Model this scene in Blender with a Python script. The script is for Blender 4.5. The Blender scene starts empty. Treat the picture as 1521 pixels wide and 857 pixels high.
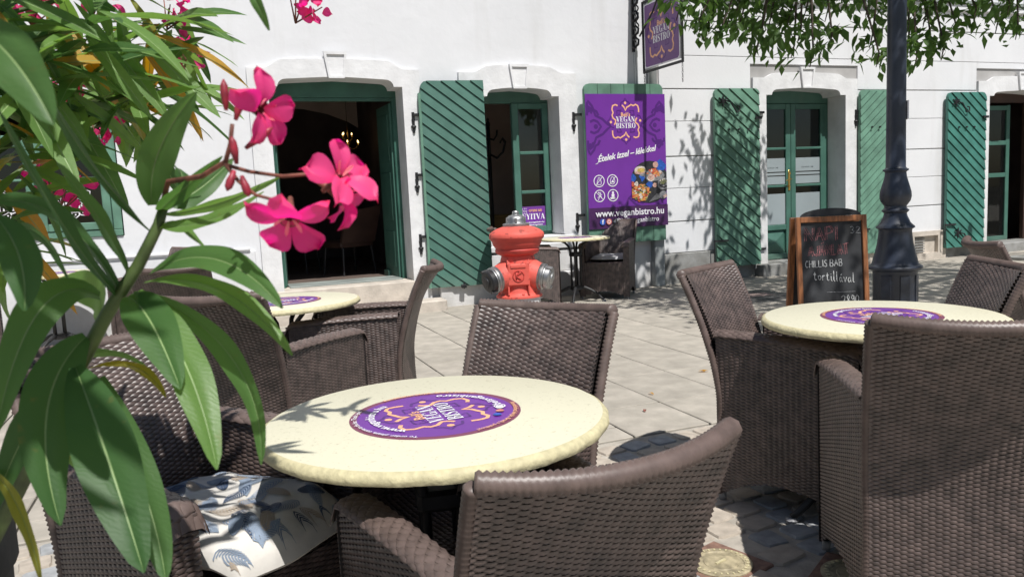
import bpy, math, random
import numpy as np
from mathutils import Vector, Matrix, Euler, noise
R=math.radians
S=bpy.context.scene
rng=random.Random(7)
# ------------------------------------------------------------------ camera
cd=bpy.data.cameras.new('camera'); cam=bpy.data.objects.new('camera',cd); S.collection.objects.link(cam)
S.camera=cam
PIT,ROL,YAW=R(6.572),R(-2.744),R(20.938)
fw=np.array([math.sin(YAW)*math.cos(PIT),math.cos(YAW)*math.cos(PIT),-math.sin(PIT)])
r0=np.array([math.cos(YAW),-math.sin(YAW),0.0]); u0=np.cross(r0,fw)
rt=r0*math.cos(ROL)+u0*math.sin(ROL); up=-r0*math.sin(ROL)+u0*math.cos(ROL)
cam.matrix_world=Matrix(((rt[0],up[0],-fw[0],0),(rt[1],up[1],-fw[1],0),(rt[2],up[2],-fw[2],1.22),(0,0,0,1)))
cd.sensor_width=36; cd.lens=1162/1521*36; cd.clip_start=.02; cd.clip_end=500
cd.dof.use_dof=True; cd.dof.focus_distance=3.2; cd.dof.aperture_fstop=16.0
# ------------------------------------------------------------------ sun and sky
EL,AZ=R(59),R(-5)           # the sun stands behind the camera; AZ turns the direction the light travels from +Y
sd=Vector((math.sin(AZ)*math.cos(EL),math.cos(AZ)*math.cos(EL),-math.sin(EL)))
ld=bpy.data.lights.new('sun','SUN'); ld.energy=5.0; ld.angle=R(.53); ld.color=(1,.975,.94)
lo=bpy.data.objects.new('sun',ld); S.collection.objects.link(lo)
lo.rotation_euler=sd.to_track_quat('-Z','Y').to_euler(); lo.location=(0,-6,12)
W=bpy.data.worlds.new('World'); S.world=W; W.use_nodes=True
nt=W.node_tree; bg=nt.nodes['Background']
sky=nt.nodes.new('ShaderNodeTexSky'); sky.sky_type='NISHITA'; sky.sun_disc=False
sky.sun_elevation=EL; sky.sun_rotation=math.atan2(-sd.x,-sd.y)
nt.links.new(sky.outputs[0],bg.inputs[0]); bg.inputs[1].default_value=.064
S.view_settings.view_transform='Standard'; S.view_settings.look='None'; S.view_settings.exposure=.06; S.view_settings.gamma=1
S.cycles.max_bounces=8; S.cycles.transparent_max_bounces=16
# ------------------------------------------------------------------ materials
def newmat(n):
    m=bpy.data.materials.new(n); m.use_nodes=True; t=m.node_tree; return m,t,t.nodes['Principled BSDF']
def mat(name,col,rough=.6,var=.12,scale=6,bump=0.,bscale=60,metal=0,spec=.5,col2=None,trans=0,stretch=None,objvar=0.,detail=5,sharp=None):
    m,t,p=newmat(name); N=t.nodes; Lk=t.links
    tc=N.new('ShaderNodeTexCoord'); src=tc.outputs['Object']
    if stretch:
        mp=N.new('ShaderNodeMapping'); mp.inputs['Scale'].default_value=stretch; Lk.new(src,mp.inputs[0]); src=mp.outputs[0]
    nz=N.new('ShaderNodeTexNoise'); nz.inputs['Scale'].default_value=scale; nz.inputs['Detail'].default_value=detail; Lk.new(src,nz.inputs['Vector'])
    cr=N.new('ShaderNodeValToRGB'); c2=col2 or tuple(max(0,c*(1-var*2)) for c in col); 
    lo_,hi_=sharp or (.32,.68)
    cr.color_ramp.elements[0].position=lo_; cr.color_ramp.elements[1].position=hi_
    cr.color_ramp.elements[0].color=(*c2,1); cr.color_ramp.elements[1].color=(*(col if col2 else tuple(min(1,c*(1+var*.6)) for c in col)),1)
    Lk.new(nz.outputs[0],cr.inputs[0]); out=cr.outputs[0]
    if objvar:
        oi=N.new('ShaderNodeObjectInfo'); hs=N.new('ShaderNodeHueSaturation'); mr=N.new('ShaderNodeMapRange')
        mr.inputs[3].default_value=1-objvar; mr.inputs[4].default_value=1+objvar
        Lk.new(oi.outputs['Random'],mr.inputs[0]); Lk.new(mr.outputs[0],hs.inputs['Value']); Lk.new(out,hs.inputs['Color']); out=hs.outputs[0]
    Lk.new(out,p.inputs['Base Color'])
    p.inputs['Roughness'].default_value=rough; p.inputs['Metallic'].default_value=metal; p.inputs['Specular IOR Level'].default_value=spec
    if bump:
        n2=N.new('ShaderNodeTexNoise'); n2.inputs['Scale'].default_value=bscale; n2.inputs['Detail'].default_value=6; Lk.new(src,n2.inputs['Vector'])
        b=N.new('ShaderNodeBump'); b.inputs['Strength'].default_value=1; b.inputs['Distance'].default_value=bump; Lk.new(n2.outputs[0],b.inputs['Height']); Lk.new(b.outputs[0],p.inputs['Normal'])
    return m
def leafmat(name,col,col2,tr=.35,rough=.42,dark=.35):
    m,t,p=newmat(name); N=t.nodes; Lk=t.links
    oi=N.new('ShaderNodeObjectInfo'); tc=N.new('ShaderNodeTexCoord')
    nz=N.new('ShaderNodeTexNoise'); nz.inputs['Scale'].default_value=14; Lk.new(tc.outputs['Object'],nz.inputs['Vector'])
    ad=N.new('ShaderNodeMath'); ad.operation='MULTIPLY_ADD'; ad.inputs[1].default_value=.6; Lk.new(nz.outputs[0],ad.inputs[0])
    ml=N.new('ShaderNodeMath'); ml.operation='MULTIPLY'; ml.inputs[1].default_value=.55; Lk.new(oi.outputs['Random'],ml.inputs[0]); Lk.new(ml.outputs[0],ad.inputs[2])
    mx=N.new('ShaderNodeMix'); mx.data_type='RGBA'; Lk.new(ad.outputs[0],mx.inputs[0]); mx.inputs[6].default_value=(*col,1); mx.inputs[7].default_value=(*col2,1)
    # small brown blemishes and fine side veins
    n2=N.new('ShaderNodeTexNoise'); n2.inputs['Scale'].default_value=85; n2.inputs['Detail'].default_value=4; Lk.new(tc.outputs['Object'],n2.inputs['Vector'])
    m2=N.new('ShaderNodeMapRange'); m2.inputs[1].default_value=.66; m2.inputs[2].default_value=.74; m2.inputs[4].default_value=.55; Lk.new(n2.outputs[0],m2.inputs[0])
    mb_=N.new('ShaderNodeMix'); mb_.data_type='RGBA'; Lk.new(m2.outputs[0],mb_.inputs[0]); Lk.new(mx.outputs[2],mb_.inputs[6]); mb_.inputs[7].default_value=(*[a*.8+b*.5 for a,b in zip(col,(.16,.10,.03))],1); mx=mb_
    wv=N.new('ShaderNodeTexWave'); wv.inputs['Scale'].default_value=260 if False else 110; wv.inputs['Distortion'].default_value=9; wv.inputs['Detail'].default_value=2; wv.bands_direction='DIAGONAL'; Lk.new(tc.outputs['Object'],wv.inputs['Vector'])
    bp=N.new('ShaderNodeBump'); bp.inputs['Distance'].default_value=.00008; bp.inputs['Strength'].default_value=.8; Lk.new(wv.outputs[0],bp.inputs['Height']); Lk.new(bp.outputs[0],p.inputs['Normal'])
    Lk.new(mx.outputs[2],p.inputs['Base Color']); p.inputs['Roughness'].default_value=rough; p.inputs['Specular IOR Level'].default_value=.4
    tl=N.new('ShaderNodeBsdfTranslucent'); 
    hs=N.new('ShaderNodeHueSaturation'); hs.inputs['Saturation'].default_value=1.15; hs.inputs['Value'].default_value=1.9; hs.inputs['Hue'].default_value=.485
    Lk.new(mx.outputs[2],hs.inputs['Color']); Lk.new(hs.outputs[0],tl.inputs[0])
    ms=N.new('ShaderNodeMixShader'); ms.inputs[0].default_value=tr; Lk.new(p.outputs[0],ms.inputs[1]); Lk.new(tl.outputs[0],ms.inputs[2])
    Lk.new(ms.outputs[0],N['Material Output'].inputs[0]); return m
def glassmat(name,tint=(.85,.9,.9),refl=.12,op=.0,opc=(.6,.65,.66)):
    m,t,p=newmat(name); N=t.nodes; Lk=t.links
    tr=N.new('ShaderNodeBsdfTransparent'); tr.inputs[0].default_value=(*tint,1); g=N.new('ShaderNodeBsdfGlossy'); g.inputs['Roughness'].default_value=.03
    ms=N.new('ShaderNodeMixShader'); ms.inputs[0].default_value=refl; Lk.new(tr.outputs[0],ms.inputs[1]); Lk.new(g.outputs[0],ms.inputs[2])
    Lk.new(ms.outputs[0],N['Material Output'].inputs[0]); return m
def emit(name,col,s):
    m,t,p=newmat(name); p.inputs['Emission Color'].default_value=(*col,1); p.inputs['Emission Strength'].default_value=s; p.inputs['Base Color'].default_value=(*col,1); return m
M={}
M['plaster']=mat('plaster',(.715,.72,.735),.9,.03,1.3,.004,9)
M['plaster2']=mat('plaster_course',(.735,.74,.755),.9,.03,1.5,.0015,30)
M['trim']=mat('trim_plaster',(.735,.735,.74),.9,.06,5,.004,22)
def weather(m,base,dirt,z1=.9,amt=.75):      # rain-splash dirt and faint patches on plaster, by true height above the pavement
    t=m.node_tree; N=t.nodes; Lk=t.links; p=N['Principled BSDF']; src=p.inputs['Base Color'].links[0].from_socket
    g=N.new('ShaderNodeNewGeometry'); sp=N.new('ShaderNodeSeparateXYZ'); Lk.new(g.outputs['Position'],sp.inputs[0])
    mr=N.new('ShaderNodeMapRange'); mr.inputs[1].default_value=z1; mr.inputs[2].default_value=.02; Lk.new(sp.outputs[2],mr.inputs[0])
    nz=N.new('ShaderNodeTexNoise'); nz.inputs['Scale'].default_value=3.2; nz.inputs['Detail'].default_value=9; nz.inputs['Roughness'].default_value=.68; Lk.new(g.outputs['Position'],nz.inputs['Vector'])
    mu=N.new('ShaderNodeMath'); mu.operation='MULTIPLY'; Lk.new(mr.outputs[0],mu.inputs[0]); Lk.new(nz.outputs[0],mu.inputs[1])
    m2=N.new('ShaderNodeMapRange'); m2.inputs[1].default_value=.18; m2.inputs[2].default_value=.62; m2.inputs[4].default_value=amt; Lk.new(mu.outputs[0],m2.inputs[0])
    mp=N.new('ShaderNodeMapping'); mp.inputs['Scale'].default_value=(2.6,2.6,.35); Lk.new(g.outputs['Position'],mp.inputs[0])
    n3=N.new('ShaderNodeTexNoise'); n3.inputs['Scale'].default_value=1.6; n3.inputs['Detail'].default_value=8; Lk.new(mp.outputs[0],n3.inputs['Vector'])
    m3=N.new('ShaderNodeMapRange'); m3.inputs[1].default_value=.56; m3.inputs[2].default_value=.80; m3.inputs[4].default_value=.26; Lk.new(n3.outputs[0],m3.inputs[0])
    ad=N.new('ShaderNodeMath'); ad.operation='MAXIMUM'; Lk.new(m2.outputs[0],ad.inputs[0]); Lk.new(m3.outputs[0],ad.inputs[1])
    mx=N.new('ShaderNodeMix'); mx.data_type='RGBA'; Lk.new(ad.outputs[0],mx.inputs[0]); Lk.new(src,mx.inputs[6]); mx.inputs[7].default_value=(*dirt,1); Lk.new(mx.outputs[2],p.inputs['Base Color'])
M['groove']=mat('joint_shadow_plaster',(.42,.41,.40),.95,.1,3)
M['green']=mat('green_paint',(.066,.165,.128),.5,.22,5,.0008,60,col2=(.045,.125,.095),objvar=.10,detail=9)
M['green_dk']=mat('green_paint_deep',(.035,.115,.085),.5,.2,3,.0005,90)
M['green_lt']=mat('green_paint_faded',(.125,.26,.185),.6,.15,5,.0008,60,objvar=.07,detail=9)
M['green_teal']=mat('green_paint_teal',(.055,.20,.16),.5,.15,5,.0008,60,objvar=.07,detail=9)
M['iron']=mat('black_iron',(.018,.018,.02),.5,.3,20,.0005,120)
M['steel']=mat('bare_steel',(.42,.42,.42),.48,.15,20,.0008,80,metal=1)
M['dark']=mat('dark_void',(.02,.02,.02),.9)
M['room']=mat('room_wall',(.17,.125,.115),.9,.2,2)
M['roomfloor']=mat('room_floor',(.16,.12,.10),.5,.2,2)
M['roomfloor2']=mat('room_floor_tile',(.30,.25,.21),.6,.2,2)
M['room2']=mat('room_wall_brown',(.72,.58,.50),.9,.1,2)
M['tan']=mat('tan_counter',(.42,.27,.10),.5,.1,4)
M['stone']=mat('sand_stone',(.56,.50,.43),.85,.12,7,.004,40)
M['stonegrey']=mat('grey_stone',(.30,.30,.29),.9,.25,5,.004,30,col2=(.16,.155,.14))
M['pave']=mat('paving_slab',(.49,.445,.38),.85,.14,7,.0016,70,objvar=.10,detail=10)
M['joint']=mat('paving_joint',(.085,.078,.058),.95,.3,9,.003,60)
M['mortar']=mat('cobble_mortar',(.44,.40,.34),.95,.15,14,.004,70)
M['cobA']=mat('cobble_beige',(.43,.375,.31),.85,.12,20,.002,90,objvar=.10)
M['cobB']=mat('cobble_blue',(.34,.35,.355),.85,.15,20,.002,90,objvar=.16)
M['redstone']=mat('reddish_plate',(.26,.15,.11),.7,.2,30,.002,80)
M['brass']=mat('brass_disc',(.42,.36,.23),.6,.25,30,.002,60)
M['brass2']=mat('polished_brass',(.8,.5,.14),.25,.1,20,metal=1)
M['wick']=mat('brown_wicker',(.110,.078,.068),.42,.28,25,.0003,300,spec=.8,objvar=.0)
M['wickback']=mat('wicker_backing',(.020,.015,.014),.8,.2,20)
M['wicktop']=mat('brown_wicker_wrap',(.145,.105,.092),.42,.15,25,.0003,300)
M['footgrey']=mat('grey_plastic_foot',(.30,.30,.31),.5)
M['top']=mat('cream_tabletop',(.66,.63,.475),.5,.07,110,.0010,120,col2=(.50,.47,.34),sharp=(.28,.40),detail=9)
M['topedge']=mat('cream_tabletop_edge',(.60,.54,.33),.65,.10,60,.003,70)
M['purple']=mat('purple_print',(.155,.028,.30),.42,.04,4)
M['purple_dk']=mat('dark_purple_print',(.075,.012,.17),.45,.05,4)
M['plum']=mat('plum_print',(.06,.015,.085),.45,.05,4)
M['purplesign']=mat('purple_sign_face',(.17,.07,.23),.5,.06,5)
M['maroon']=mat('maroon_ring_print',(.20,.05,.10),.5,.05,5)
M['pwhite']=mat('white_print',(.80,.79,.82),.5,.02,4)
M['orange']=mat('peach_print',(.86,.45,.24),.5,.04,4)
M['red']=mat('hydrant_red',(.60,.06,.045),.6,.12,8,.0015,60,col2=(.44,.045,.035))
M['redfade']=mat('hydrant_faded_red',(.68,.105,.078),.62,.1,22,.0018,60,col2=(.33,.06,.045),detail=10,sharp=(.33,.40))
M['hwhite']=mat('hydrant_white',(.62,.62,.62),.65,.08,5,.001,50)
M['crack']=mat('dark_crack',(.12,.10,.10),.8)
M['lamp']=mat('lamp_blue_black',(.026,.034,.054),.42,.25,4,.0008,40,spec=.6)
M['wood']=mat('orange_wood',(.30,.115,.042),.5,.25,4,.0006,60,stretch=(14,14,1.2))
M['chalk']=mat('chalkboard',(.030,.032,.036),.7,.35,5)
M['cwhite']=mat('white_chalk',(.55,.56,.56),.9,.3,60)
M['cpink']=mat('pink_chalk',(.40,.16,.17),.9,.35,60)
M['cgrey']=mat('grey_chalk',(.28,.29,.30),.9,.3,60)
M['leafA']=leafmat('oleander_leaf',(.052,.130,.036),(.11,.215,.06),.42,.5)
M['leafB']=leafmat('oleander_leaf_bright',(.10,.20,.05),(.17,.30,.08),.4)
M['leafC']=leafmat('oleander_leaf_deep',(.038,.100,.030),(.075,.155,.045),.38,.5)
M['leafD']=leafmat('oleander_leaf_yellowing',(.16,.20,.03),(.34,.28,.05),.4)
M['leafE']=leafmat('oleander_leaf_dead',(.42,.22,.04),(.55,.36,.07),.35)
M['rib']=mat('pale_midrib',(.22,.32,.12),.5,.1,20)
M['stem']=mat('green_stem',(.085,.13,.035),.55,.3,30,.0004,120)
M['stembrown']=mat('brown_stem',(.13,.09,.05),.8,.3,30,.001,120)
M['bud']=mat('dark_pink_bud',(.40,.035,.06),.5,.3,80)
M['stalk']=mat('reddish_flower_stalk',(.26,.09,.06),.6,.3,80)
M['petal']=leafmat('pink_petal',(.66,.030,.17),(.86,.12,.30),.42,.5)
M['petal2']=leafmat('pale_pink_throat',(.85,.30,.36),(.88,.40,.42),.4,.5)
M['tleaf']=leafmat('tree_leaf',(.050,.105,.028),(.095,.17,.045),.42,.5)
M['bark']=mat('tree_bark',(.11,.085,.065),.9,.3,10,.006,40,stretch=(3,3,.7))
M['pot']=mat('dark_grey_planter',(.045,.05,.052),.55,.25,5,.001,60)
M['soil']=mat('planter_soil',(.04,.03,.02),.95,.3,30,.005,60)
M['glass']=glassmat('window_glass',(.62,.68,.68),.055)
M['frost']=mat('frosted_film',(.30,.345,.36),.5,.05,2)
M['reveal']=mat('reveal_plaster',(.68,.67,.65),.9,.06,3,.003,20)
M['cushL']=mat('cushion_cloth',(.66,.63,.58),.9,.15,5,.002,30)
M['cushN']=mat('cushion_print_navy',(.055,.085,.15),.9,.2,12)
M['cushB']=mat('cushion_print_blue',(.25,.31,.40),.9,.15,12)
M['cushT']=mat('cushion_print_beige',(.40,.33,.26),.9,.15,12)
M['cushG']=mat('grey_cushion_cloth',(.42,.42,.43),.9,.1,12,.001,200)
M['cushbg']=mat('grey_beige_cushion_cloth',(.47,.43,.38),.9,.15,12,.002,100)
M['cushgr']=mat('blue_grey_cushion_cloth',(.16,.17,.20),.9,.1,12,.001,200)
M['pipe']=mat('grey_downpipe',(.36,.38,.38),.5,.2,2,.0005,40)
M['zinc']=mat('zinc_flashing',(.30,.33,.31),.5,.15,3)
M['bulb']=emit('lit_candle_bulb',(1,.70,.30),4)
M['extred']=mat('extinguisher_red',(.50,.02,.015),.4,.1,8)
M['doorbrown']=mat('brown_wood_frame',(.06,.03,.022),.6,.2,4)
M['manhole']=mat('manhole_iron',(.085,.08,.078),.6,.3,12,.003,60)
M['manholepink']=mat('manhole_pinkish_reflection',(.26,.19,.17),.8,.3,9,.004,40)
for k,c in dict(f_red=(.55,.10,.05),f_org=(.70,.28,.08),f_yel=(.62,.45,.12),f_grn=(.16,.17,.07),f_wht=(.70,.62,.55),f_blue=(.02,.10,.45),f_blk=(.03,.03,.035),f_gry=(.25,.25,.26),f_pnk=(.60,.36,.30),fb=(.03,.12,.55),ig=(.75,.28,.22)).items(): M[k]=mat('print_'+k.replace('_',''),c,.5,.25,60)
for k_ in ('plaster','plaster2','trim'): weather(M[k_],None,(.40,.385,.35))
weather(M['green'],None,(.16,.19,.15),.6,.6); weather(M['pave'],None,(.26,.24,.20),2.2,.55)
# ------------------------------------------------------------------ mesh helpers
def link(o,parent=None):
    S.collection.objects.link(o)
    if parent: o.parent=parent
    return o
class MB:
    def __init__(s): s.v=[];s.f=[];s.m=[];s.n=0
    def add(s,v,f,mi=0):
        v=np.asarray(v,float).reshape(-1,3); s.v.append(v)
        for q in f: s.f.append(tuple(int(i)+s.n for i in q)); s.m.append(mi)
        s.n+=len(v); return s
    def box(s,x0,x1,y0,y1,z0,z1,mi=0,bev=0.,T=None):
        if bev<=0:
            v=np.array([(x,y,z) for z in (z0,z1) for y in (y0,y1) for x in (x0,x1)],float)
            f=[(0,2,3,1),(4,5,7,6),(0,1,5,4),(2,6,7,3),(0,4,6,2),(1,3,7,5)]
        else:   # chamfered on all edges
            b=min(bev,(x1-x0)/2.01,(y1-y0)/2.01,(z1-z0)/2.01)
            v=[];
            for sx in (0,1):
                for sy in (0,1):
                    for sz in (0,1):
                        X=(x0,x1)[sx];Y=(y0,y1)[sy];Z=(z0,z1)[sz];dx=b*(1-2*sx);dy=b*(1-2*sy);dz=b*(1-2*sz)
                        v+=[(X,Y+dy,Z+dz),(X+dx,Y,Z+dz),(X+dx,Y+dy,Z)]
            v=np.array(v); I=lambda a,b_,c_,k:((a*2+b_)*2+c_)*3+k
            f=[]
            for a in (0,1):
                f.append([I(a,0,0,0),I(a,1,0,0),I(a,1,1,0),I(a,0,1,0)][::(1 if a else -1)])
                f.append([I(0,a,0,1),I(1,a,0,1),I(1,a,1,1),I(0,a,1,1)][::(-1 if a else 1)])
                f.append([I(0,0,a,2),I(1,0,a,2),I(1,1,a,2),I(0,1,a,2)][::(1 if a else -1)])
            for a in (0,1):
                for b_ in (0,1):
                    f.append([I(a,b_,0,0),I(a,b_,1,0),I(a,b_,1,1),I(a,b_,0,1)]); f.append([I(a,0,b_,0),I(a,1,b_,0),I(a,1,b_,2),I(a,0,b_,2)]); f.append([I(0,a,b_,1),I(1,a,b_,1),I(1,a,b_,2),I(0,a,b_,2)])
            for a in (0,1):
                for b_ in (0,1):
                    for c_ in (0,1): f.append([I(a,b_,c_,0),I(a,b_,c_,1),I(a,b_,c_,2)])
        if T is not None: v=(np.c_[v,np.ones(len(v))]@np.array(T).T)[:,:3]
        return s.add(v,f,mi)
    def tube(s,pts,r,n=8,mi=0,caps=True,flat=1.0):
        pts=[Vector(p) for p in pts]; k=len(pts); rs=r if hasattr(r,'__len__') else [r]*k
        v=[];f=[];prev=None
        for i,p in enumerate(pts):
            t=(pts[min(i+1,k-1)]-pts[max(i-1,0)]).normalized()
            if prev is None:
                a=Vector((0,0,1)) if abs(t.z)<.9 else Vector((1,0,0)); x=t.cross(a).normalized()
            else:
                x=(prev-t*prev.dot(t)); x=x.normalized() if x.length>1e-6 else t.orthogonal().normalized()
            prev=x; y=t.cross(x)
            for j in range(n):
                a=2*math.pi*j/n; v.append(p+(x*math.cos(a)+y*math.sin(a)*flat)*rs[i])
        for i in range(k-1):
            for j in range(n):
                f.append((i*n+j,i*n+(j+1)%n,(i+1)*n+(j+1)%n,(i+1)*n+j))
        if caps: f.append(tuple(range(n))[::-1]); f.append(tuple((k-1)*n+j for j in range(n)))
        return s.add([tuple(q) for q in v],f,mi)
    def lathe(s,prof,n=32,mi=0,axis='z',o=(0,0,0),mis=None,T=None):
        v=[];f=[];k=len(prof)
        for i,(r,z) in enumerate(prof):
            for j in range(n):
                a=2*math.pi*j/n; v.append((r*math.cos(a),r*math.sin(a),z))
        v=np.array(v)
        if axis=='y': v=v[:,[0,2,1]]
        if axis=='x': v=v[:,[2,0,1]]
        v=v+np.array(o)
        if T is not None: v=(np.c_[v,np.ones(len(v))]@np.array(T).T)[:,:3]
        base=s.n
        for i in range(k-1):
            fs=[(i*n+j,i*n+(j+1)%n,(i+1)*n+(j+1)%n,(i+1)*n+j) for j in range(n)]
            if i==0: s.add(v,fs,mis[i] if mis else mi)
            else:
                for q in fs: s.f.append(tuple(x+base for x in q)); s.m.append(mis[i] if mis else mi)
        s.f.append(tuple(base+j for j in range(n))[::-1]); s.m.append(mis[0] if mis else mi)
        s.f.append(tuple(base+(k-1)*n+j for j in range(n))); s.m.append(mis[-1] if mis else mi)
        return s
    def prism(s,poly,y0,y1,mi=0):    # polygon in XZ, extruded along Y
        n=len(poly); v=[(x,y0,z) for x,z in poly]+[(x,y1,z) for x,z in poly]
        f=[tuple(range(n)),tuple(range(n,2*n))[::-1]]+[(i,(i+1)%n,n+(i+1)%n,n+i)[::-1] for i in range(n)]
        return s.add(v,f,mi)
    def mesh(s,name,mats,smooth=False,fix=True):
        me=bpy.data.meshes.new(name); me.from_pydata(np.concatenate(s.v).tolist() if s.v else [],[],s.f)
        for m in mats: me.materials.append(m)
        if len(mats)>1: me.polygons.foreach_set('material_index',s.m)
        if smooth: me.polygons.foreach_set('use_smooth',[True]*len(me.polygons))
        if fix:
            import bmesh
            b=bmesh.new(); b.from_mesh(me); bmesh.ops.recalc_face_normals(b,faces=b.faces); b.to_mesh(me); b.free()
        me.update()
        if smooth=='auto':
            me.set_sharp_from_angle(angle=R(38))
        return me
    def obj(s,name,mats,parent=None,smooth=False,**k):
        if not isinstance(mats,(list,tuple)): mats=[mats]
        return put(name,s.mesh(name,mats,smooth),parent,**k)
def put(name,me,parent=None,loc=None,rot=None,label=None,cat=None,group=None,kind=None,scale=None):
    o=bpy.data.objects.new(name,me); link(o,parent)
    if loc is not None: o.location=loc
    if rot is not None: o.rotation_euler=rot
    if scale is not None: o.scale=(scale,)*3 if not hasattr(scale,'__len__') else scale
    tag(o,label,cat,group,kind); return o
def tag(o,label=None,cat=None,group=None,kind=None):
    if label: o['label']=label
    if cat: o['category']=cat
    if group: o['group']=group
    if kind: o['kind']=kind
    return o
def empty(name,label,cat,loc=(0,0,0),rotz=0,group=None):
    o=bpy.data.objects.new(name,None); link(o); o.location=loc; o.rotation_euler=(0,0,rotz); o.empty_display_size=.1
    return tag(o,label,cat,group)
def dup(o,loc=None,rotz=None,label=None,parent=None,scale=None,group=None):
    c=o.copy(); S.collection.objects.link(c); c.parent=parent
    if parent is not None: c.matrix_parent_inverse=o.matrix_parent_inverse.copy()
    if loc is not None: c.location=loc
    if rotz is not None: c.rotation_euler=(0,0,rotz)
    if scale: c.scale=(scale,)*3
    if label: c['label']=label
    if group: c['group']=group
    for ch in list(o.children): dup(ch,parent=c)
    return c
# ------------------------------------------------------------------ flat print helpers (2D drawings laid on real surfaces)
def text2d(body,size,shear=0,bold=0.,space=1.0):
    cu=bpy.data.curves.new('t','FONT'); cu.body=body; cu.size=size; cu.shear=shear; cu.offset=bold; cu.align_x='CENTER'; cu.align_y='CENTER'; cu.resolution_u=2; cu.space_character=space
    o=bpy.data.objects.new('t',cu); S.collection.objects.link(o); bpy.context.view_layer.update()
    dg=bpy.context.evaluated_depsgraph_get(); me=bpy.data.meshes.new_from_object(o.evaluated_get(dg))
    v=np.array([tuple(q.co)[:2] for q in me.vertices]); f=[tuple(p.vertices) for p in me.polygons]
    bpy.data.objects.remove(o); bpy.data.curves.remove(cu); bpy.data.meshes.remove(me); return v,f
def rot2(v,a): c,s_=math.cos(a),math.sin(a); return np.asarray(v)@np.array([[c,s_],[-s_,c]])
def strip2d(pts,w,closed=False):
    pts=np.array(pts,float); n=len(pts); ws=w if hasattr(w,'__len__') else [w]*n; v=[];f=[]
    for i in range(n):
        a=pts[(i-1)%n] if (closed or i>0) else pts[i]; b=pts[(i+1)%n] if (closed or i<n-1) else pts[i]
        t=b-a; t/=np.linalg.norm(t)+1e-9; nn=np.array([-t[1],t[0]])*ws[i]/2; v+=[pts[i]+nn,pts[i]-nn]
    for i in range(n if closed else n-1):
        j=(i+1)%n; f.append((2*i,2*i+1,2*j+1,2*j))
    return np.array(v),f
def disc2d(c,r,n=24,ry=None):
    a=np.linspace(0,2*np.pi,n,endpoint=False); return np.c_[c[0]+r*np.cos(a),c[1]+(ry or r)*np.sin(a)],[tuple(range(n))]
def rect2d(x0,x1,y0,y1): return np.array([(x0,y0),(x1,y0),(x1,y1),(x0,y1)]),[(0,1,2,3)]
def arc(cx,cy,r,a0,a1,n=8,ry=None): return [(cx+r*math.cos(R(a0+(a1-a0)*i/n)),cy+(ry or r)*math.sin(R(a0+(a1-a0)*i/n))) for i in range(n+1)]
class Print:       # collects flat 2D shapes and lays them on a plane spanned by ux, uy
    def __init__(s,o,ux,uy,base=.0006): s.o=np.array(o,float);s.ux=np.array(ux,float);s.uy=np.array(uy,float);s.n=np.cross(s.ux,s.uy);s.n/=np.linalg.norm(s.n);s.b=base;s.mb=MB();s.mats=[];s.k=0
    def add(s,vf,m,lift=None,off=(0,0),sc=1.,rot=0.):
        v,f=vf
        if m not in s.mats: s.mats.append(m)
        v=rot2(np.asarray(v)*sc,rot) if rot else np.asarray(v)*sc
        v=v+np.array(off); s.k+=1
        L=s.b+(lift if lift is not None else s.k*.00004)
        P=s.o+v[:,:1]*s.ux+v[:,1:2]*s.uy+s.n*L
        s.mb.add(P,f,s.mats.index(m)); return s
    def obj(s,name,parent,**k):
        me=s.mb.mesh(name,[M[x] for x in s.mats],False,fix=False); return put(name,me,parent,**k)
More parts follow.
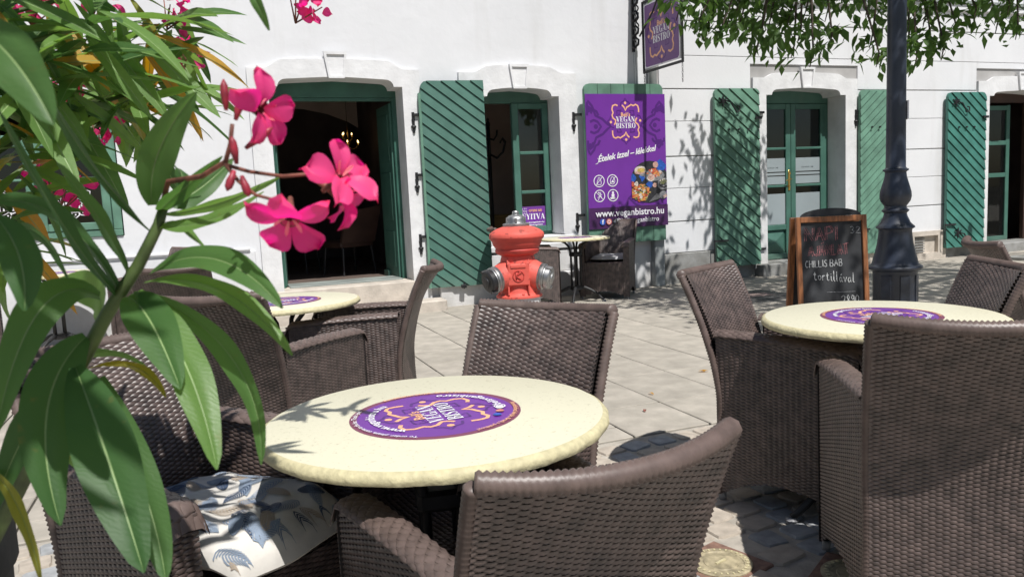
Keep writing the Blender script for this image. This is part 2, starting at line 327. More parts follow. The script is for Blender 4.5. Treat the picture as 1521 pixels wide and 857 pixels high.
# high-contrast serif capitals: strokes (points, widths) in a box one unit high
TK,TN=.21,.055
def _sf(x,y,w=.30): return ([(x-w/2,y),(x+w/2,y)],.05)
GL={
'V':(.80,[([(.12,.98),(.42,.02)],TK),([(.42,.02),(.66,.98)],TN),_sf(.12,.975,.34),_sf(.67,.975,.24)]),
'E':(.72,[([(.2,0),(.2,1)],TK),([(.05,.975),(.64,.975)],.05),([(.05,.025),(.66,.025)],.05),([(.2,.5),(.48,.5)],.05),([(.62,1),(.62,.74)],.06),([(.64,0),(.64,.28)],.06),([(.48,.62),(.48,.38)],.05)]),
'G':(.82,[([(.70,.78),(.62,.92),(.46,.98),(.30,.93),(.18,.74),(.15,.5),(.18,.26),(.30,.07),(.46,.02),(.62,.07),(.68,.16)],[.05,.05,.05,.1,.18,.21,.18,.1,.05,.05,.06]),([(.68,.0),(.68,.42)],TK*.85),([(.50,.42),(.84,.42)],.05),([(.70,1),(.70,.70)],.05)]),
'A':(.86,[([(.12,.02),(.40,.98)],TN),([(.40,.98),(.68,.02)],TK),([(.22,.30),(.58,.30)],.05),_sf(.12,.025,.24),_sf(.70,.025,.32)]),
'N':(.86,[([(.16,0),(.16,1)],TN),([(.16,.97),(.68,.03)],TK),([(.70,0),(.70,1)],TN),_sf(.14,.975,.26),_sf(.16,.025,.24),_sf(.70,.975,.24)]),
'B':(.76,[([(.2,0),(.2,1)],TK),([(.05,.975),(.40,.975),(.56,.90),(.61,.75),(.55,.60),(.40,.52),(.2,.52)],[.05,.05,.12,.19,.12,.05,.05]),([(.40,.52),(.60,.44),(.66,.26),(.58,.09),(.42,.025),(.05,.025)],[.05,.12,.2,.12,.05,.05])]),
'I':(.42,[([(.21,0),(.21,1)],TK),_sf(.21,.975,.38),_sf(.21,.025,.38)]),
'S':(.66,[([(.56,.74),(.50,.92),(.34,.98),(.18,.92),(.13,.78),(.20,.62),(.36,.50),(.50,.38),(.56,.22),(.48,.07),(.32,.02),(.16,.08),(.10,.26)],[.05,.05,.05,.1,.15,.19,.20,.19,.15,.1,.05,.05,.05]),([(.56,1),(.56,.72)],.05),([(.10,0),(.10,.28)],.05)]),
'T':(.74,[([(.37,0),(.37,1)],TK),([(.04,.975),(.70,.975)],.05),([(.05,1),(.05,.72)],.05),([(.69,1),(.69,.72)],.05),_sf(.37,.025,.38)]),
'R':(.82,[([(.2,0),(.2,1)],TK),([(.05,.975),(.40,.975),(.57,.90),(.62,.74),(.56,.58),(.40,.50),(.2,.50)],[.05,.05,.12,.19,.12,.05,.05]),([(.40,.50),(.52,.42),(.58,.2),(.62,.06),(.74,.03)],[.06,.14,.2,.16,.05]),_sf(.19,.025,.36)]),
'O':(.84,[([(.42,.98),(.26,.92),(.16,.74),(.13,.5),(.16,.26),(.26,.08),(.42,.02),(.58,.08),(.68,.26),(.71,.5),(.68,.74),(.58,.92),(.42,.98)],[.05,.1,.18,.21,.18,.1,.05,.1,.18,.21,.18,.1,.05])]),
'Y':(.78,[([(.12,.98),(.38,.48)],TK),([(.38,.48),(.64,.98)],TN),([(.38,.5),(.38,0)],TK),_sf(.12,.975,.32),_sf(.65,.975,.24),_sf(.38,.025,.36)]),
' ':(.35,[])}
def didone(P,word,h,cx,cy,m,rot=0.,off=(0,0)):
    tot=sum(GL[c][0] for c in word)*h; x=-tot/2
    for c in word:
        w,st=GL[c]
        for pts,wd in st:
            q=np.array(pts)*h+np.array([x+cx,cy-h/2]); v,f=strip2d(q,np.array(wd)*h if hasattr(wd,'__len__') else wd*h)
            P.add((v,f),m,off=off,rot=rot)
        x+=w*h
def logo(P,s,cx=0,cy=0,rot=0.,lobes='purple_dk',line='orange',txt='pwhite',small='orange',scaley=1.1):
    """The bistro emblem: lobed outline broken in four, four dots, dark pointed lobes behind, name in serif capitals. s = half width"""
    off=(cx,cy)
    def q(pts): return [(x*s,y*s*scaley) for x,y in pts]
    if lobes:
        for k in range(4):
            a=k*math.pi/2
            pt=[(-.36,.86),(-.30,1.08),(-.12,1.16),(0,1.34),(.12,1.16),(.30,1.08),(.36,.86)]
            v,f=strip2d(rot2(np.array(pt),a)*[s,s*scaley],.07*s); P.add((v,f),lobes,off=off,rot=rot)
            c=rot2(np.array([(.62,.62),(.30,.62),(.42,.46),(.34,.34),(.56,.38),(.64,.30),(.62,.62)]),a)*[s,s*scaley]; v,f=strip2d(c,.05*s); P.add((v,f),lobes,off=off,rot=rot)
    if line:
        seg=[[(-.55,.90),(-.72,.96),(-.92,.90),(-.98,.70),(-.90,.50),(-.98,.36),(-.92,.20),(-.72,.06),(-.76,-.10),(-.84,-.20)],
             [(-.24,.94),(-.08,.80),(0,.62),(.10,.80),(.28,.88),(.42,.96),(.60,.90),(.76,.97),(.92,.90),(.98,.72),(.98,.52)]]
        for k in (0,1):
            for sg in seg:
                v,f=strip2d(rot2(np.array(sg),k*math.pi)*[s,s*scaley],.095*s); P.add((v,f),line,off=off,rot=rot)
        for x,y in ((0,1.06),(0,-1.06),(1.08,0.04),(-1.08,-0.04)): P.add(disc2d((x*s,y*s*scaley),.085*s,12),line,off=off,rot=rot)
    if small: P.add(text2d("Beli's",.34*s,0,.008*s),small,off=(off[0]+rot2([(0,.42*s)],rot)[0][0],off[1]+rot2([(0,.42*s)],rot)[0][1]),rot=rot)
    didone(P,'VEGAN',.34*s,0,.14*s,txt,rot,off); didone(P,'BISTRO',.34*s,0,-.27*s,txt,rot,off)
def bend(vf,r,a0,inward=False):
    """wrap a 2D line of text round a circle; a0 = angle of its middle (degrees); inward: letters' feet towards the rim"""
    v,f=vf; v=np.array(v); 
    if inward: th=R(a0)+v[:,0]/r; rr=r-v[:,1]
    else: th=R(a0)-v[:,0]/r; rr=r+v[:,1]
    return np.c_[rr*np.cos(th),rr*np.sin(th)],f
NEAR_LEAVES = [
(-0.0385,0.6623,1.2277,-0.0398,0.6515,1.2669,0.0006,0.6249,1.3076,0.0282,10.0,0.0),
(-0.0281,0.6694,1.2299,-0.0119,0.6683,1.2275,0.0237,0.686,1.2628,0.0224,25.0,2.0),
(-0.034,0.6587,1.2121,-0.001,0.6022,1.2059,0.0394,0.5901,1.233,0.0098,55.0,1.0),
(-0.0285,0.6576,1.2205,0.0088,0.6652,1.2224,0.0594,0.6703,1.2467,0.0085,60.0,1.0),
(-0.0212,0.6556,1.2268,-0.0085,0.6654,1.2582,-0.0242,0.6821,1.2575,0.0105,50.0,2.0),
(-0.0438,0.6581,1.1765,0.0069,0.578,1.2092,0.0416,0.5365,1.1546,0.0218,30.0,0.0),
(-0.0493,0.6593,1.1691,0.0124,0.5836,1.1839,0.0465,0.5518,1.1195,0.0145,45.0,1.0),
(-0.0617,0.6628,1.1594,-0.0442,0.6232,1.1546,-0.0273,0.5777,1.1001,0.0363,5.0,0.0),
(-0.0542,0.6604,1.1632,-0.0159,0.5922,1.1222,-0.0085,0.5532,1.0473,0.0318,15.0,1.0),
(-0.0442,0.6666,1.1575,0.0323,0.5896,1.1194,0.0213,0.5835,1.0362,0.018,40.0,0.0),
(-0.1004,0.6501,1.1113,-0.0723,0.5532,1.0683,-0.0558,0.5221,0.9985,0.043,5.0,2.0),
(-0.0863,0.6647,1.0989,-0.0512,0.6026,1.0095,-0.049,0.5801,0.965,0.0285,10.0,2.0),
(-0.0942,0.6716,1.1302,-0.1337,0.629,1.0993,-0.1123,0.5992,1.0109,0.0405,10.0,2.0),
(-0.0819,0.6707,1.1605,-0.1164,0.6236,1.1966,-0.144,0.5981,1.0785,0.0303,20.0,0.0),
(-0.1271,0.5882,1.2257,-0.102,0.5488,1.2025,-0.1071,0.541,1.1667,0.0256,15.0,2.0),
(-0.0672,0.6654,1.1638,-0.0984,0.6602,1.2425,-0.134,0.6242,1.2342,0.0128,62.0,2.0),
(-0.0601,0.6645,1.1779,-0.0687,0.6402,1.2169,-0.0866,0.5765,1.2562,0.0106,60.0,0.0),
(-0.0693,0.6659,1.1609,-0.0889,0.5926,1.2052,-0.1049,0.5223,1.2843,0.009,66.0,2.0),
(-0.0412,0.6609,1.2078,-0.0764,0.6262,1.2536,-0.0897,0.5836,1.3044,0.0071,68.0,2.0),
(-0.1051,0.7022,1.1696,-0.1212,0.7045,1.226,-0.1496,0.746,1.2118,0.0075,60.0,2.0),
(-0.0849,0.669,1.1375,-0.0722,0.7013,1.1769,-0.1331,0.755,1.1612,0.0282,30.0,1.0),
(-0.104,0.6927,1.0957,-0.1096,0.6874,1.0789,-0.1218,0.7015,1.0242,0.0096,50.0,3.0),
(-0.1031,0.4829,1.32,-0.0787,0.4446,1.3034,-0.0638,0.4287,1.2646,0.0288,10.0,2.0),
(0.0396,0.5969,1.3766,0.045,0.5883,1.3671,0.0528,0.599,1.3471,0.0085,20.0,0.0),
(-0.1703,0.6885,1.0312,-0.1427,0.6495,1.0189,-0.135,0.6337,0.9581,0.01,45.0,3.0),
(-0.1126,0.6863,1.1045,-0.0903,0.6914,1.1274,-0.0564,0.6859,1.1009,0.0069,60.0,1.0),
(-0.0969,0.6802,1.1037,-0.0543,0.6548,1.1172,-0.0408,0.6347,1.0835,0.0072,55.0,3.0),
(-0.1573,0.729,1.0503,-0.1487,0.748,1.0561,-0.1211,0.7524,1.0023,0.0114,50.0,1.0),
(-0.032,0.6594,1.2238,-0.0305,0.6376,1.2263,0.0138,0.6032,1.2597,0.013,45.0,0.0),
(-0.0309,0.6578,1.2145,-0.0193,0.648,1.2146,-0.002,0.6546,1.1909,0.0062,60.0,1.0),
(-0.1107,0.6736,1.095,-0.1426,0.6835,1.0761,-0.1749,0.6859,0.9954,0.0258,25.0,2.0),
]
STEM_MAIN = [(-0.2528,0.8603,0.8574),(-0.1895,0.7953,0.9632),(-0.1368,0.7211,1.0492),(-0.1015,0.6825,1.1081),(-0.0773,0.6673,1.1474),(-0.0525,0.6621,1.1821),(-0.0355,0.6593,1.2121),(-0.0304,0.659,1.2258)]
STALK = [(-0.032,0.6595,1.2248),(-0.025,0.6485,1.2447),(-0.0009,0.5963,1.2456),(0.0146,0.559,1.2532),(0.0183,0.5535,1.2638),(0.0204,0.5488,1.2764)]
STALK2 = [(0.0144,0.5588,1.251),(0.028,0.5421,1.2453),(0.0472,0.5234,1.2408),(0.0661,0.5054,1.2411)]
STALK3 = [(0.0144,0.5588,1.251),(0.0213,0.5439,1.2391),(0.0302,0.5285,1.2297),(0.0449,0.5115,1.2245)]
FLOWERS = [(0.0369,0.5327,1.2838),(0.0711,0.4979,1.2389),(0.0472,0.4999,1.2251)]
FLOWER_FACE = [(0.0488,0.4939,1.2684),(0.0828,0.4781,1.2465),(0.0397,0.4357,1.2058)]
BUDS = [(0.0175,0.5516,1.2896),(0.0239,0.5483,1.2827),(0.0206,0.546,1.2545),(0.0237,0.5321,1.2386),(0.0297,0.5327,1.2619),(0.0172,0.5351,1.2424)]
NODES = [(-0.1046,1.3113,1.4781),(-0.0481,1.4585,1.536),(-0.1481,1.2672,1.4221),(-0.1805,1.173,1.4318),(-0.0808,1.3497,1.4261),(-0.2157,1.2285,1.3357),(-0.1939,1.442,1.3867),(-0.0412,1.5577,1.4877),(-0.2504,1.2866,1.2622),(-0.2225,1.3876,1.2944),(-0.1117,1.1531,1.4841),(-0.2402,1.4244,1.5371),(-0.0178,1.6706,1.602),(-0.1824,1.539,1.3349),(-0.2323,1.1878,1.3916),(-0.1141,1.5174,1.372),(0.0267,1.5483,1.6223),(-0.1641,1.2885,1.5456),(-0.2109,1.1387,1.4966),(-0.0863,1.6766,1.4382),(-0.272,1.5617,1.2411),(-0.1499,1.6512,1.4717),(-0.2085,1.7384,1.5603),(-0.3126,1.5181,1.1983)]
PINK = [(-0.0009,1.5986,1.5076),(-0.0212,1.6722,1.6047),(-0.2066,1.4502,1.4141),(-0.1497,1.5858,1.3792),(-0.1937,1.3722,1.2589),(-0.2081,1.4138,1.5509),(-0.1229,1.3815,1.5538),(0.1861,1.3717,1.5586),(-0.2364,1.3114,1.5068),(-0.2274,1.4428,1.2897),(-0.2286,1.5088,1.3836)]
TREECL = [(3.0419,4.5844,2.3857),(3.0395,4.3555,2.2707),(3.1523,4.3011,2.1792),(3.5411,4.6018,2.3277),(3.3901,4.2049,2.137),(3.7275,4.4146,2.2624),(3.6349,4.116,2.1759),(3.3772,4.6787,2.4426),(3.2909,4.2736,2.3865),(3.8375,4.6123,2.459),(3.8365,4.2797,2.3808),(3.8155,4.0405,2.1238),(3.693,4.0733,2.01),(4.1099,4.3897,2.3727),(3.4315,4.2906,2.0867),(3.0931,4.5782,2.4946),(3.729,4.2869,2.1053),(4.1369,4.026,2.1294),(4.0856,3.9207,1.99),(4.3255,4.0439,1.9856),(4.4807,3.9852,1.9911),(4.7523,4.1181,2.1639),(4.6527,3.926,2.0447),(4.8216,4.2191,2.3238),(4.8315,3.9852,2.206),(4.8749,3.8715,2.2921),(5.2891,4.0315,2.2528),(5.1225,3.7598,2.1545),(5.2819,3.9396,2.3591),(4.5341,4.4506,2.4351),(4.9407,4.1856,2.4215),(4.7074,4.3743,2.3542),(4.6139,4.172,2.1709),(4.0891,4.1853,2.3991),(3.1363,4.4216,2.233),(3.3513,4.4596,2.3342),(3.5293,4.2758,2.2698),(3.7274,4.315,2.3284)]
# ================================================================== GROUND
YW=8.8
mb=MB(); mb.box(-60,80,-60,120,-.5,-.035); mb.obj('ground',M['joint'],kind='structure')
pave=MB(); pave.box(-12,30,3.36,YW+.35,-.034,-.012).obj('pavement',M['joint'],kind='structure')
pav=bpy.data.objects['pavement']
# paving slabs: rows run towards the wall; each slab its own object near the camera
def slabmesh(w,l,seed):
    r=random.Random(seed); b=MB(); b.box(-w/2,w/2,-l/2,l/2,-.03,0,bev=.004); return b.mesh('slab',[M['pave']])
sl_w=.455
slabs={}
cells=[]; r=random.Random(3)
x=-4.0
while x<15:
    y=3.37-r.random()*.5
    while y<YW-.04:
        l=r.choice((.60,.72,.80,.66,.52)); y1=min(y+l,YW-.03); ya=max(y,3.37)
        if y1-ya>.08: cells.append((x,ya,y1))
        y+=l
    x+=sl_w
def vis(x,y): 
    d=np.array([x,y,-1.22]); z=d@fw; return z>0 and abs(762*(d@rt)/z)<560
cells.sort(key=lambda c:(not vis(c[0]+.2,(c[1]+c[2])/2),(c[0]**2+c[1]**2)))
far=MB(); nn=0
for (x,ya,y1) in cells:
    l=round((y1-ya-.010),2); 
    if nn<300 and vis(x+.2,(ya+y1)/2):
        if l not in slabs: slabs[l]=slabmesh(sl_w-.010,l,1)
        o=put('paving_slab',slabs[l],pav,loc=(x+sl_w/2,(ya+y1)/2,r.uniform(-.0015,.0015)),rot=(r.uniform(-.003,.003),r.uniform(-.003,.003),0)); nn+=1
    else: far.box(x+.003,x+sl_w-.003,ya+.003,y1-.003,-.033,r.uniform(-.001,.001),bev=.004)
far.obj('outer_slabs',M['pave'],pav,kind='stuff')
# cobbles nearer the camera, set in pale mortar
cob=MB(); cob.box(-12,30,-8,3.36,-.034,-.0065).obj('cobbled_strip',M['mortar'],kind='structure'); cob=bpy.data.objects['cobbled_strip']
MED=[((1.47,2.05),.30),((1.79,1.80),.55),((.90,2.66),.2)]
def cobble_v(w,l,seed):
    r=random.Random(seed); n=8; b=MB(); v=[];
    ang=[R(b_+d_) for b_ in (45,135,225,315) for d_ in (-8,8)]
    def sq(a,s): c,d=math.cos(a),math.sin(a); k=1/max(abs(c),abs(d)); k=1+(k-1)*.97; return (c*k*s*w/2,d*k*s*l/2)
    jit=[r.uniform(.90,1.05) for _ in ang]
    for z,s in ((-.03,1.0),(-.004,.985),(.002,.92)):
        for a,j in zip(ang,jit): q=sq(a,s*j); v.append((q[0],q[1],z+r.uniform(-.001,.001)*(z>-.02)))
    f=[]
    for i in range(2):
        for k in range(8): f.append((i*8+k,i*8+(k+1)%8,(i+1)*8+(k+1)%8,(i+1)*8+k))
    f.append(tuple(16+k for k in range(8))); return v,f
cv=[cobble_v(.130,.108,s) for s in range(6)]+[cobble_v(.105,.11,s) for s in range(6,10)]
cm=[[MB().add(*c).mesh('cobble',[M['cobA']],'auto'),MB().add(*c).mesh('cobble',[M['cobB']],'auto')] for c in cv]
cl=[]; r=random.Random(11); yy=-.2; row=0
while yy<3.3:
    xx=-2.2+r.random()*.1
    while xx<4.2:
        w=r.uniform(.10,.15); cxx=xx+w/2; cyy=yy+.055+.035*math.sin(cxx*2.2+row*.05)
        if all(max(abs((cxx-a[0])*math.cos(t)+(cyy-a[1])*math.sin(t)),abs(-(cxx-a[0])*math.sin(t)+(cyy-a[1])*math.cos(t)))>.15 for a,t in MED) and cyy<3.30: cl.append((cxx,cyy,w))
        xx+=w+.012
    yy+=.122; row+=1
cl.sort(key=lambda c:(not vis(c[0],c[1]),c[0]**2+c[1]**2)); rest=[MB(),MB()]
for i,(a,b_,w) in enumerate(cl):
    k=r.randrange(len(cv)); blue=r.random()<.34; rz=r.uniform(-.12,.12)+.15; sc=w/.128
    if i<300: put('cobble',cm[k][blue],cob,loc=(a,b_,r.uniform(-.003,.004)),rot=(r.uniform(-.02,.02),r.uniform(-.02,.02),rz),scale=(sc,1,1))
    else:
        v=np.array(cv[k][0])*[sc,1,1]; c,s_=math.cos(rz),math.sin(rz); v=np.c_[v[:,0]*c-v[:,1]*s_,v[:,0]*s_+v[:,1]*c,v[:,2]]+[a,b_,0]; rest[blue].add(v,cv[k][1])
rest[0].obj('outer_cobbles',M['cobA'],cob,smooth='auto',kind='stuff'); rest[1].obj('outer_cobbles',M['cobB'],cob,smooth='auto',kind='stuff')
# square plates with a brass medallion set in the cobbles
for i,((a,b_),t) in enumerate(MED[:2]):
    e=empty('paving_medallion',['reddish square plate with round brass medallion, partly hidden by the near chair','reddish square plate with round brass medallion at the bottom edge beside the large right chair'][i],'medallion',(a,b_,0),t,'brass medallions set in the cobbles'); e.scale=(.86,.86,1)
    MB().box(-.14,.14,-.14,.14,-.02,.002,bev=.004).obj('plate',M['redstone'],e)
    m_=MB(); m_.lathe([(.118,.0),(.118,.006),(.112,.008),(.088,.0075),(.085,.005),(.065,.005),(.062,.0075),(.03,.0085),(.0,.0085)],40); m_.obj('medallion_disc',M['brass'],e,smooth='auto')
    w_=MB(); 
    for k in range(28):
        aa=k*2*math.pi/28; T=Matrix.Translation((.1*math.cos(aa),.1*math.sin(aa),.0085))@Matrix.Rotation(aa,4,'Z'); w_.box(-.006,.006,-.003,.003,0,.002,T=T)
    w_.box(-.03,.025,-.006,.004,.008,.012); w_.obj('raised_marks',M['topedge'],e,kind='stuff')
# manhole
e=empty('manhole_cover','dark square manhole cover with painted pinkish reflection in the paving by the right shutter','manhole cover',(5.60,7.15,0),.0)
MB().box(-.46,.46,-.42,.42,-.02,.004,bev=.004).obj('frame',M['manhole'],e)
m_=MB()
for k in range(6): m_.box(-.36+k*.125,-.36+k*.125+.11,-.32,.32,.003,.009,bev=.002)
m_.obj('lid',M['manhole'],e); MB().box(-.24,.26,-.10,.14,.004,.0105).obj('reflection_patch',M['manholepink'],e)  # flat pinkish patch paints the reflection on the lid
# ================================================================== BUILDINGS
def wallgrid(b,x0,x1,z0,z1,holes,y,mi=0):
    xs=sorted({x0,x1,*[h[0] for h in holes],*[h[1] for h in holes]}); zs=sorted({z0,z1,*[h[2] for h in holes],*[h[3] for h in holes]})
    for i in range(len(xs)-1):
        for j in range(len(zs)-1):
            cx=(xs[i]+xs[i+1])/2; cz=(zs[j]+zs[j+1])/2
            if any(h[0]<cx<h[1] and h[2]<cz<h[3] for h in holes): continue
            b.add([(xs[i],y,zs[j]),(xs[i+1],y,zs[j]),(xs[i+1],y,zs[j+1]),(xs[i],y,zs[j+1])],[(0,1,2,3)],mi)
def opening(xc,w,zb,zs,zt): # inner outline, shouldered head
    L=[(xc-w,zb),(xc-w,zs-.02),(xc-w,zs),(xc-w+.095,zs)]
    h=zt-zs
    L+=[(xc-w+.095+.09*(1-math.cos(R(a))),zs+(h-.012)*math.sin(R(a))) for a in (12,30,50,70,90)]
    L+=[(xc-w*.45,zt)]; rr=[(2*xc-x,z) for x,z in L[::-1]]
    return L+[(xc,zt+.015)]+rr
def outer(xc,w,zb,ze,zt):
    L=[(xc-w,zb),(xc-w,ze-.25),(xc-w,ze),(xc-w+.17,ze)]
    L+=[(xc-w+.17+.20*t,ze+(zt-ze)*(3*t*t-2*t**3)) for t in (.15,.38,.6,.82,1)]
    L+=[(xc-w*.4,zt+.008)]; rr=[(2*xc-x,z) for x,z in L[::-1]]
    return L+[(xc,zt+.015)]+rr
def surround(parent,I,O,yf,yb,yw,name='surround',m='trim',seed=0,key=True,ztk=None,xc=0):
    b=MB(); n=len(I); r=random.Random(seed)
    # subdivided legs so that the hand-finished plaster can wobble a little
    F=lambda P,y:[(x,y,z) for x,z in P]
    b.add(F(I,yf)+F(O,yf)+F(I,yb)+F(O,yw),
      [(i,i+1,n+i+1,n+i) for i in range(n-1)]+[(i,2*n+i,2*n+i+1,i+1) for i in range(n-1)]+[(n+i,n+i+1,3*n+i+1,3*n+i) for i in range(n-1)]+[(0,n,3*n,2*n),(n-1,3*n-1,4*n-1,2*n-1)])
    b.obj(name,M[m],parent)
    if key:
        zt=ztk; k=MB(); k.add([(xc-.085,yf-.03,zt-.005),(xc+.085,yf-.03,zt-.005),(xc+.125,yf-.03,zt+.275),(xc-.125,yf-.03,zt+.275),(xc-.085,yf+.02,zt-.005),(xc+.085,yf+.02,zt-.005),(xc+.125,yf+.02,zt+.275),(xc-.125,yf+.02,zt+.275)],
            [(0,1,5,4),(1,2,6,5),(2,3,7,6),(3,0,4,7)])
        # sunken panel
        k.add([(xc-.085,yf-.03,zt-.005),(xc+.085,yf-.03,zt-.005),(xc+.125,yf-.03,zt+.275),(xc-.125,yf-.03,zt+.275),(xc-.065,yf-.03,zt+.02),(xc+.065,yf-.03,zt+.02),(xc+.095,yf-.03,zt+.245),(xc-.095,yf-.03,zt+.245),(xc-.065,yf-.016,zt+.02),(xc+.065,yf-.016,zt+.02),(xc+.095,yf-.012,zt+.245),(xc-.095,yf-.012,zt+.245)],
            [(0,1,5,4),(1,2,6,5),(2,3,7,6),(3,0,4,7),(4,5,9,8),(5,6,10,9),(6,7,11,10),(7,4,8,11),(8,9,10,11)])
        k.obj('keystone',M[m],parent)
XC=5.47
# ---- left building
A=empty('plain_white_building','white rough-plastered building at left with open doorway and casement window','building',(0,YW,0))
def pa(o): o.parent=A; o.matrix_parent_inverse=Matrix.Translation((0,-YW,0)); return o
H1=(.60,2.26,-.1,2.66); H2=(2.95,4.22,.70,2.60); H0=(-2.26,-.79,1.03,2.45)
w=MB(); wallgrid(w,-9,XC,-.4,6.6,[H1,H2,H0],YW)
w.add([(-9,YW,-.4),(-9,YW+9,-.4),(-9,YW+9,6.6),(-9,YW,6.6)],[(0,1,2,3)])
pa(w.obj('wall',M['plaster']))
def roofmesh(x0,x1):
    b=MB(); b.add([(x0,YW-.45,6.6),(x1,YW-.45,6.6),(x1,YW+4.6,9.2),(x0,YW+4.6,9.2),(x1,YW+9.4,6.6),(x0,YW+9.4,6.6),(x0,YW-.45,6.45),(x1,YW-.45,6.45),(x1,YW,6.35),(x0,YW,6.35)],[(0,1,2,3),(3,2,4,5),(0,1,7,6),(6,7,8,9)]); return b
pa(roofmesh(-9.2,XC).obj('roof',M['redstone']))
MSC=.85
c1=(.715+2.15)/2; c2=3.565
def grp(f): # run builder, then parent whatever it returns to the building
    return pa(f)
class _P: pass
def surr(parentA,*a,**k):
    before=set(S.objects); surround(None,*a,**k)
    for o in set(S.objects)-before: parentA(o)
surr(pa,opening(c1,.72,.02,2.51,2.60),outer(c1,.925,.02,2.70,2.79),YW-.045,YW+.30,YW,xc=c1,ztk=2.60)
surr(pa,opening(c2,.505,.76,2.41,2.50),outer(c2,.745,.62,2.68,2.755),YW-.045,YW+.30,YW,xc=c2,ztk=2.50)
# inner faces closing the reveal behind the surrounds
def reveal(par,x0,x1,z0,z1,yf,yb,m='reveal'):
    b=MB(); b.add([(x0,yf,z0),(x0,yf,z1),(x1,yf,z1),(x1,yf,z0),(x0,yb,z0),(x0,yb,z1),(x1,yb,z1),(x1,yb,z0)],[(0,1,5,4),(1,2,6,5),(2,3,7,6),(3,0,4,7)]); par(b.obj('reveal',M[m]))
reveal(pa,H0[0],H0[1],H0[2],H0[3],YW,YW+.16)
# sill and lower wall mouldings of the casement window
s=MB(); s.box(2.90,4.30,YW-.075,YW+.02,.58,.66,bev=.012); s.box(2.94,4.27,YW-.05,YW+.30,.66,.745,bev=.008); pa(s.obj('window_sill',M['trim']))
s=MB(); s.box(2.45,4.36,YW-.085,YW+.02,-.05,.30,bev=.012); s.box(3.02,4.33,YW-.055,YW+.02,.30,.56,bev=.012); pa(s.obj('plinth_block',M['trim']))
s=MB(); s.box(-9,.45,YW-.045,YW+.02,-.05,.80,bev=.012); pa(s.obj('plinth',M['plaster']))
s=MB(); s.box(-9,.40,YW-.070,YW-.04,.80,.835,bev=.01); pa(s.obj('plinth_moulding',M['plaster']))
# stone steps of the doorway
st=MB(); st.box(.60,2.22,YW-.06,YW+.42,.02,.335,bev=.012); pa(st.obj('door_step',M['stone']))
st=MB(); st.box(.40,2.45,YW-.34,YW-.062,-.03,.12,bev=.015); pa(st.obj('door_step',M['stone']))
# ---- windows and doors of the left building
def frame_part(par,name,boxes,m,bev=.006,child=None):
    b=MB()
    for q in boxes: b.box(*q,bev=bev)
    o=b.obj(name,M[m]); par(o); return o
def sub(o,b,name,m,smooth=False):
    c=b.obj(name,M[m] if isinstance(m,str) else m,None,smooth); c.parent=o; c.matrix_parent_inverse=o.matrix_world.inverted(); return c
def pane(o,x0,x1,y,z0,z1,T=None):
    b=MB(); b.box(x0,x1,y-.0025,y+.0025,z0,z1,T=T); return sub(o,b,'pane','glass')
bpy.context.view_layer.update()
yb=YW+.30
# open doorway: transom, frame, folded green leaves
f=frame_part(pa,'door_frame',[(.70,2.165,yb,yb+.07,2.44,2.66),(.70,.765,yb,yb+.07,.33,2.44),(2.10,2.165,yb,yb+.07,.33,2.44),(.765,2.10,yb+.01,yb+.06,2.40,2.44)],'green_dk')
lf=MB(); T=Matrix.Translation((2.10,yb+.07,.345))@Matrix.Rotation(R(92),4,'Z')
lf.box(0,.62,-.02,.02,0,2.04,bev=.004,T=T)
for z0,z1 in ((.12,.55),(.68,1.25),(1.38,1.92)): lf.box(.10,.52,-.028,-.019,z0,z1,bev=.004,T=T); lf.box(.10,.52,.019,.028,z0,z1,bev=.004,T=T)
lf.box(.40,.62,-.04,.05,-.02,.06,T=T)
pa(lf.obj('door_leaf',M['green']))
lf=MB(); T=Matrix.Translation((.765,yb+.07,.345))@Matrix.Rotation(R(84),4,'Z'); lf.box(0,.62,-.02,.02,0,2.04,bev=.004,T=T); pa(lf.obj('door_leaf',M['green']))
frame_part(pa,'door_mat',[(.80,2.08,yb-.10,yb+.35,.336,.350)],'zinc',.003)
# casement window with a missing (opened) left sash and a three-pane right sash
f=frame_part(pa,'window_frame',[(3.03,4.10,yb,yb+.07,2.37,2.52),(3.03,3.075,yb,yb+.07,.74,2.37),(4.055,4.10,yb,yb+.07,.74,2.37),(3.075,4.055,yb,yb+.07,.74,.785)],'green')
xs0,xs1=3.575,4.055
sash=frame_part(pa,'window_sash',[(xs0,xs0+.085,yb-.03,yb+.03,.787,2.368),(xs1-.075,xs1,yb-.03,yb+.03,.787,2.368),(xs0+.085,xs1-.075,yb-.03,yb+.03,.787,.86),(xs0+.085,xs1-.075,yb-.03,yb+.03,2.30,2.368),(xs0+.085,xs1-.075,yb-.036,yb+.02,1.265,1.305),(xs0+.085,xs1-.075,yb-.036,yb+.02,1.745,1.785)],'green')
bpy.context.view_layer.update()
for z0,z1 in ((.86,1.265),(1.305,1.745),(1.785,2.30)): pane(sash,xs0+.08,xs1-.07,yb,z0,z1)
T=Matrix.Translation((3.08,yb+.05,0))@Matrix.Rotation(R(80),4,'Z'); s2=MB()
for q in ((0,.075,-.02,.02,.80,2.36),(.40,.475,-.02,.02,.80,2.36),(.075,.40,-.02,.02,.80,.87),(.075,.40,-.02,.02,2.29,2.36),(.075,.40,-.02,.02,1.27,1.30),(.075,.40,-.02,.02,1.75,1.78)): s2.box(*q,bev=.004,T=T)
o=s2.obj('window_sash',M['green_dk']); pa(o)
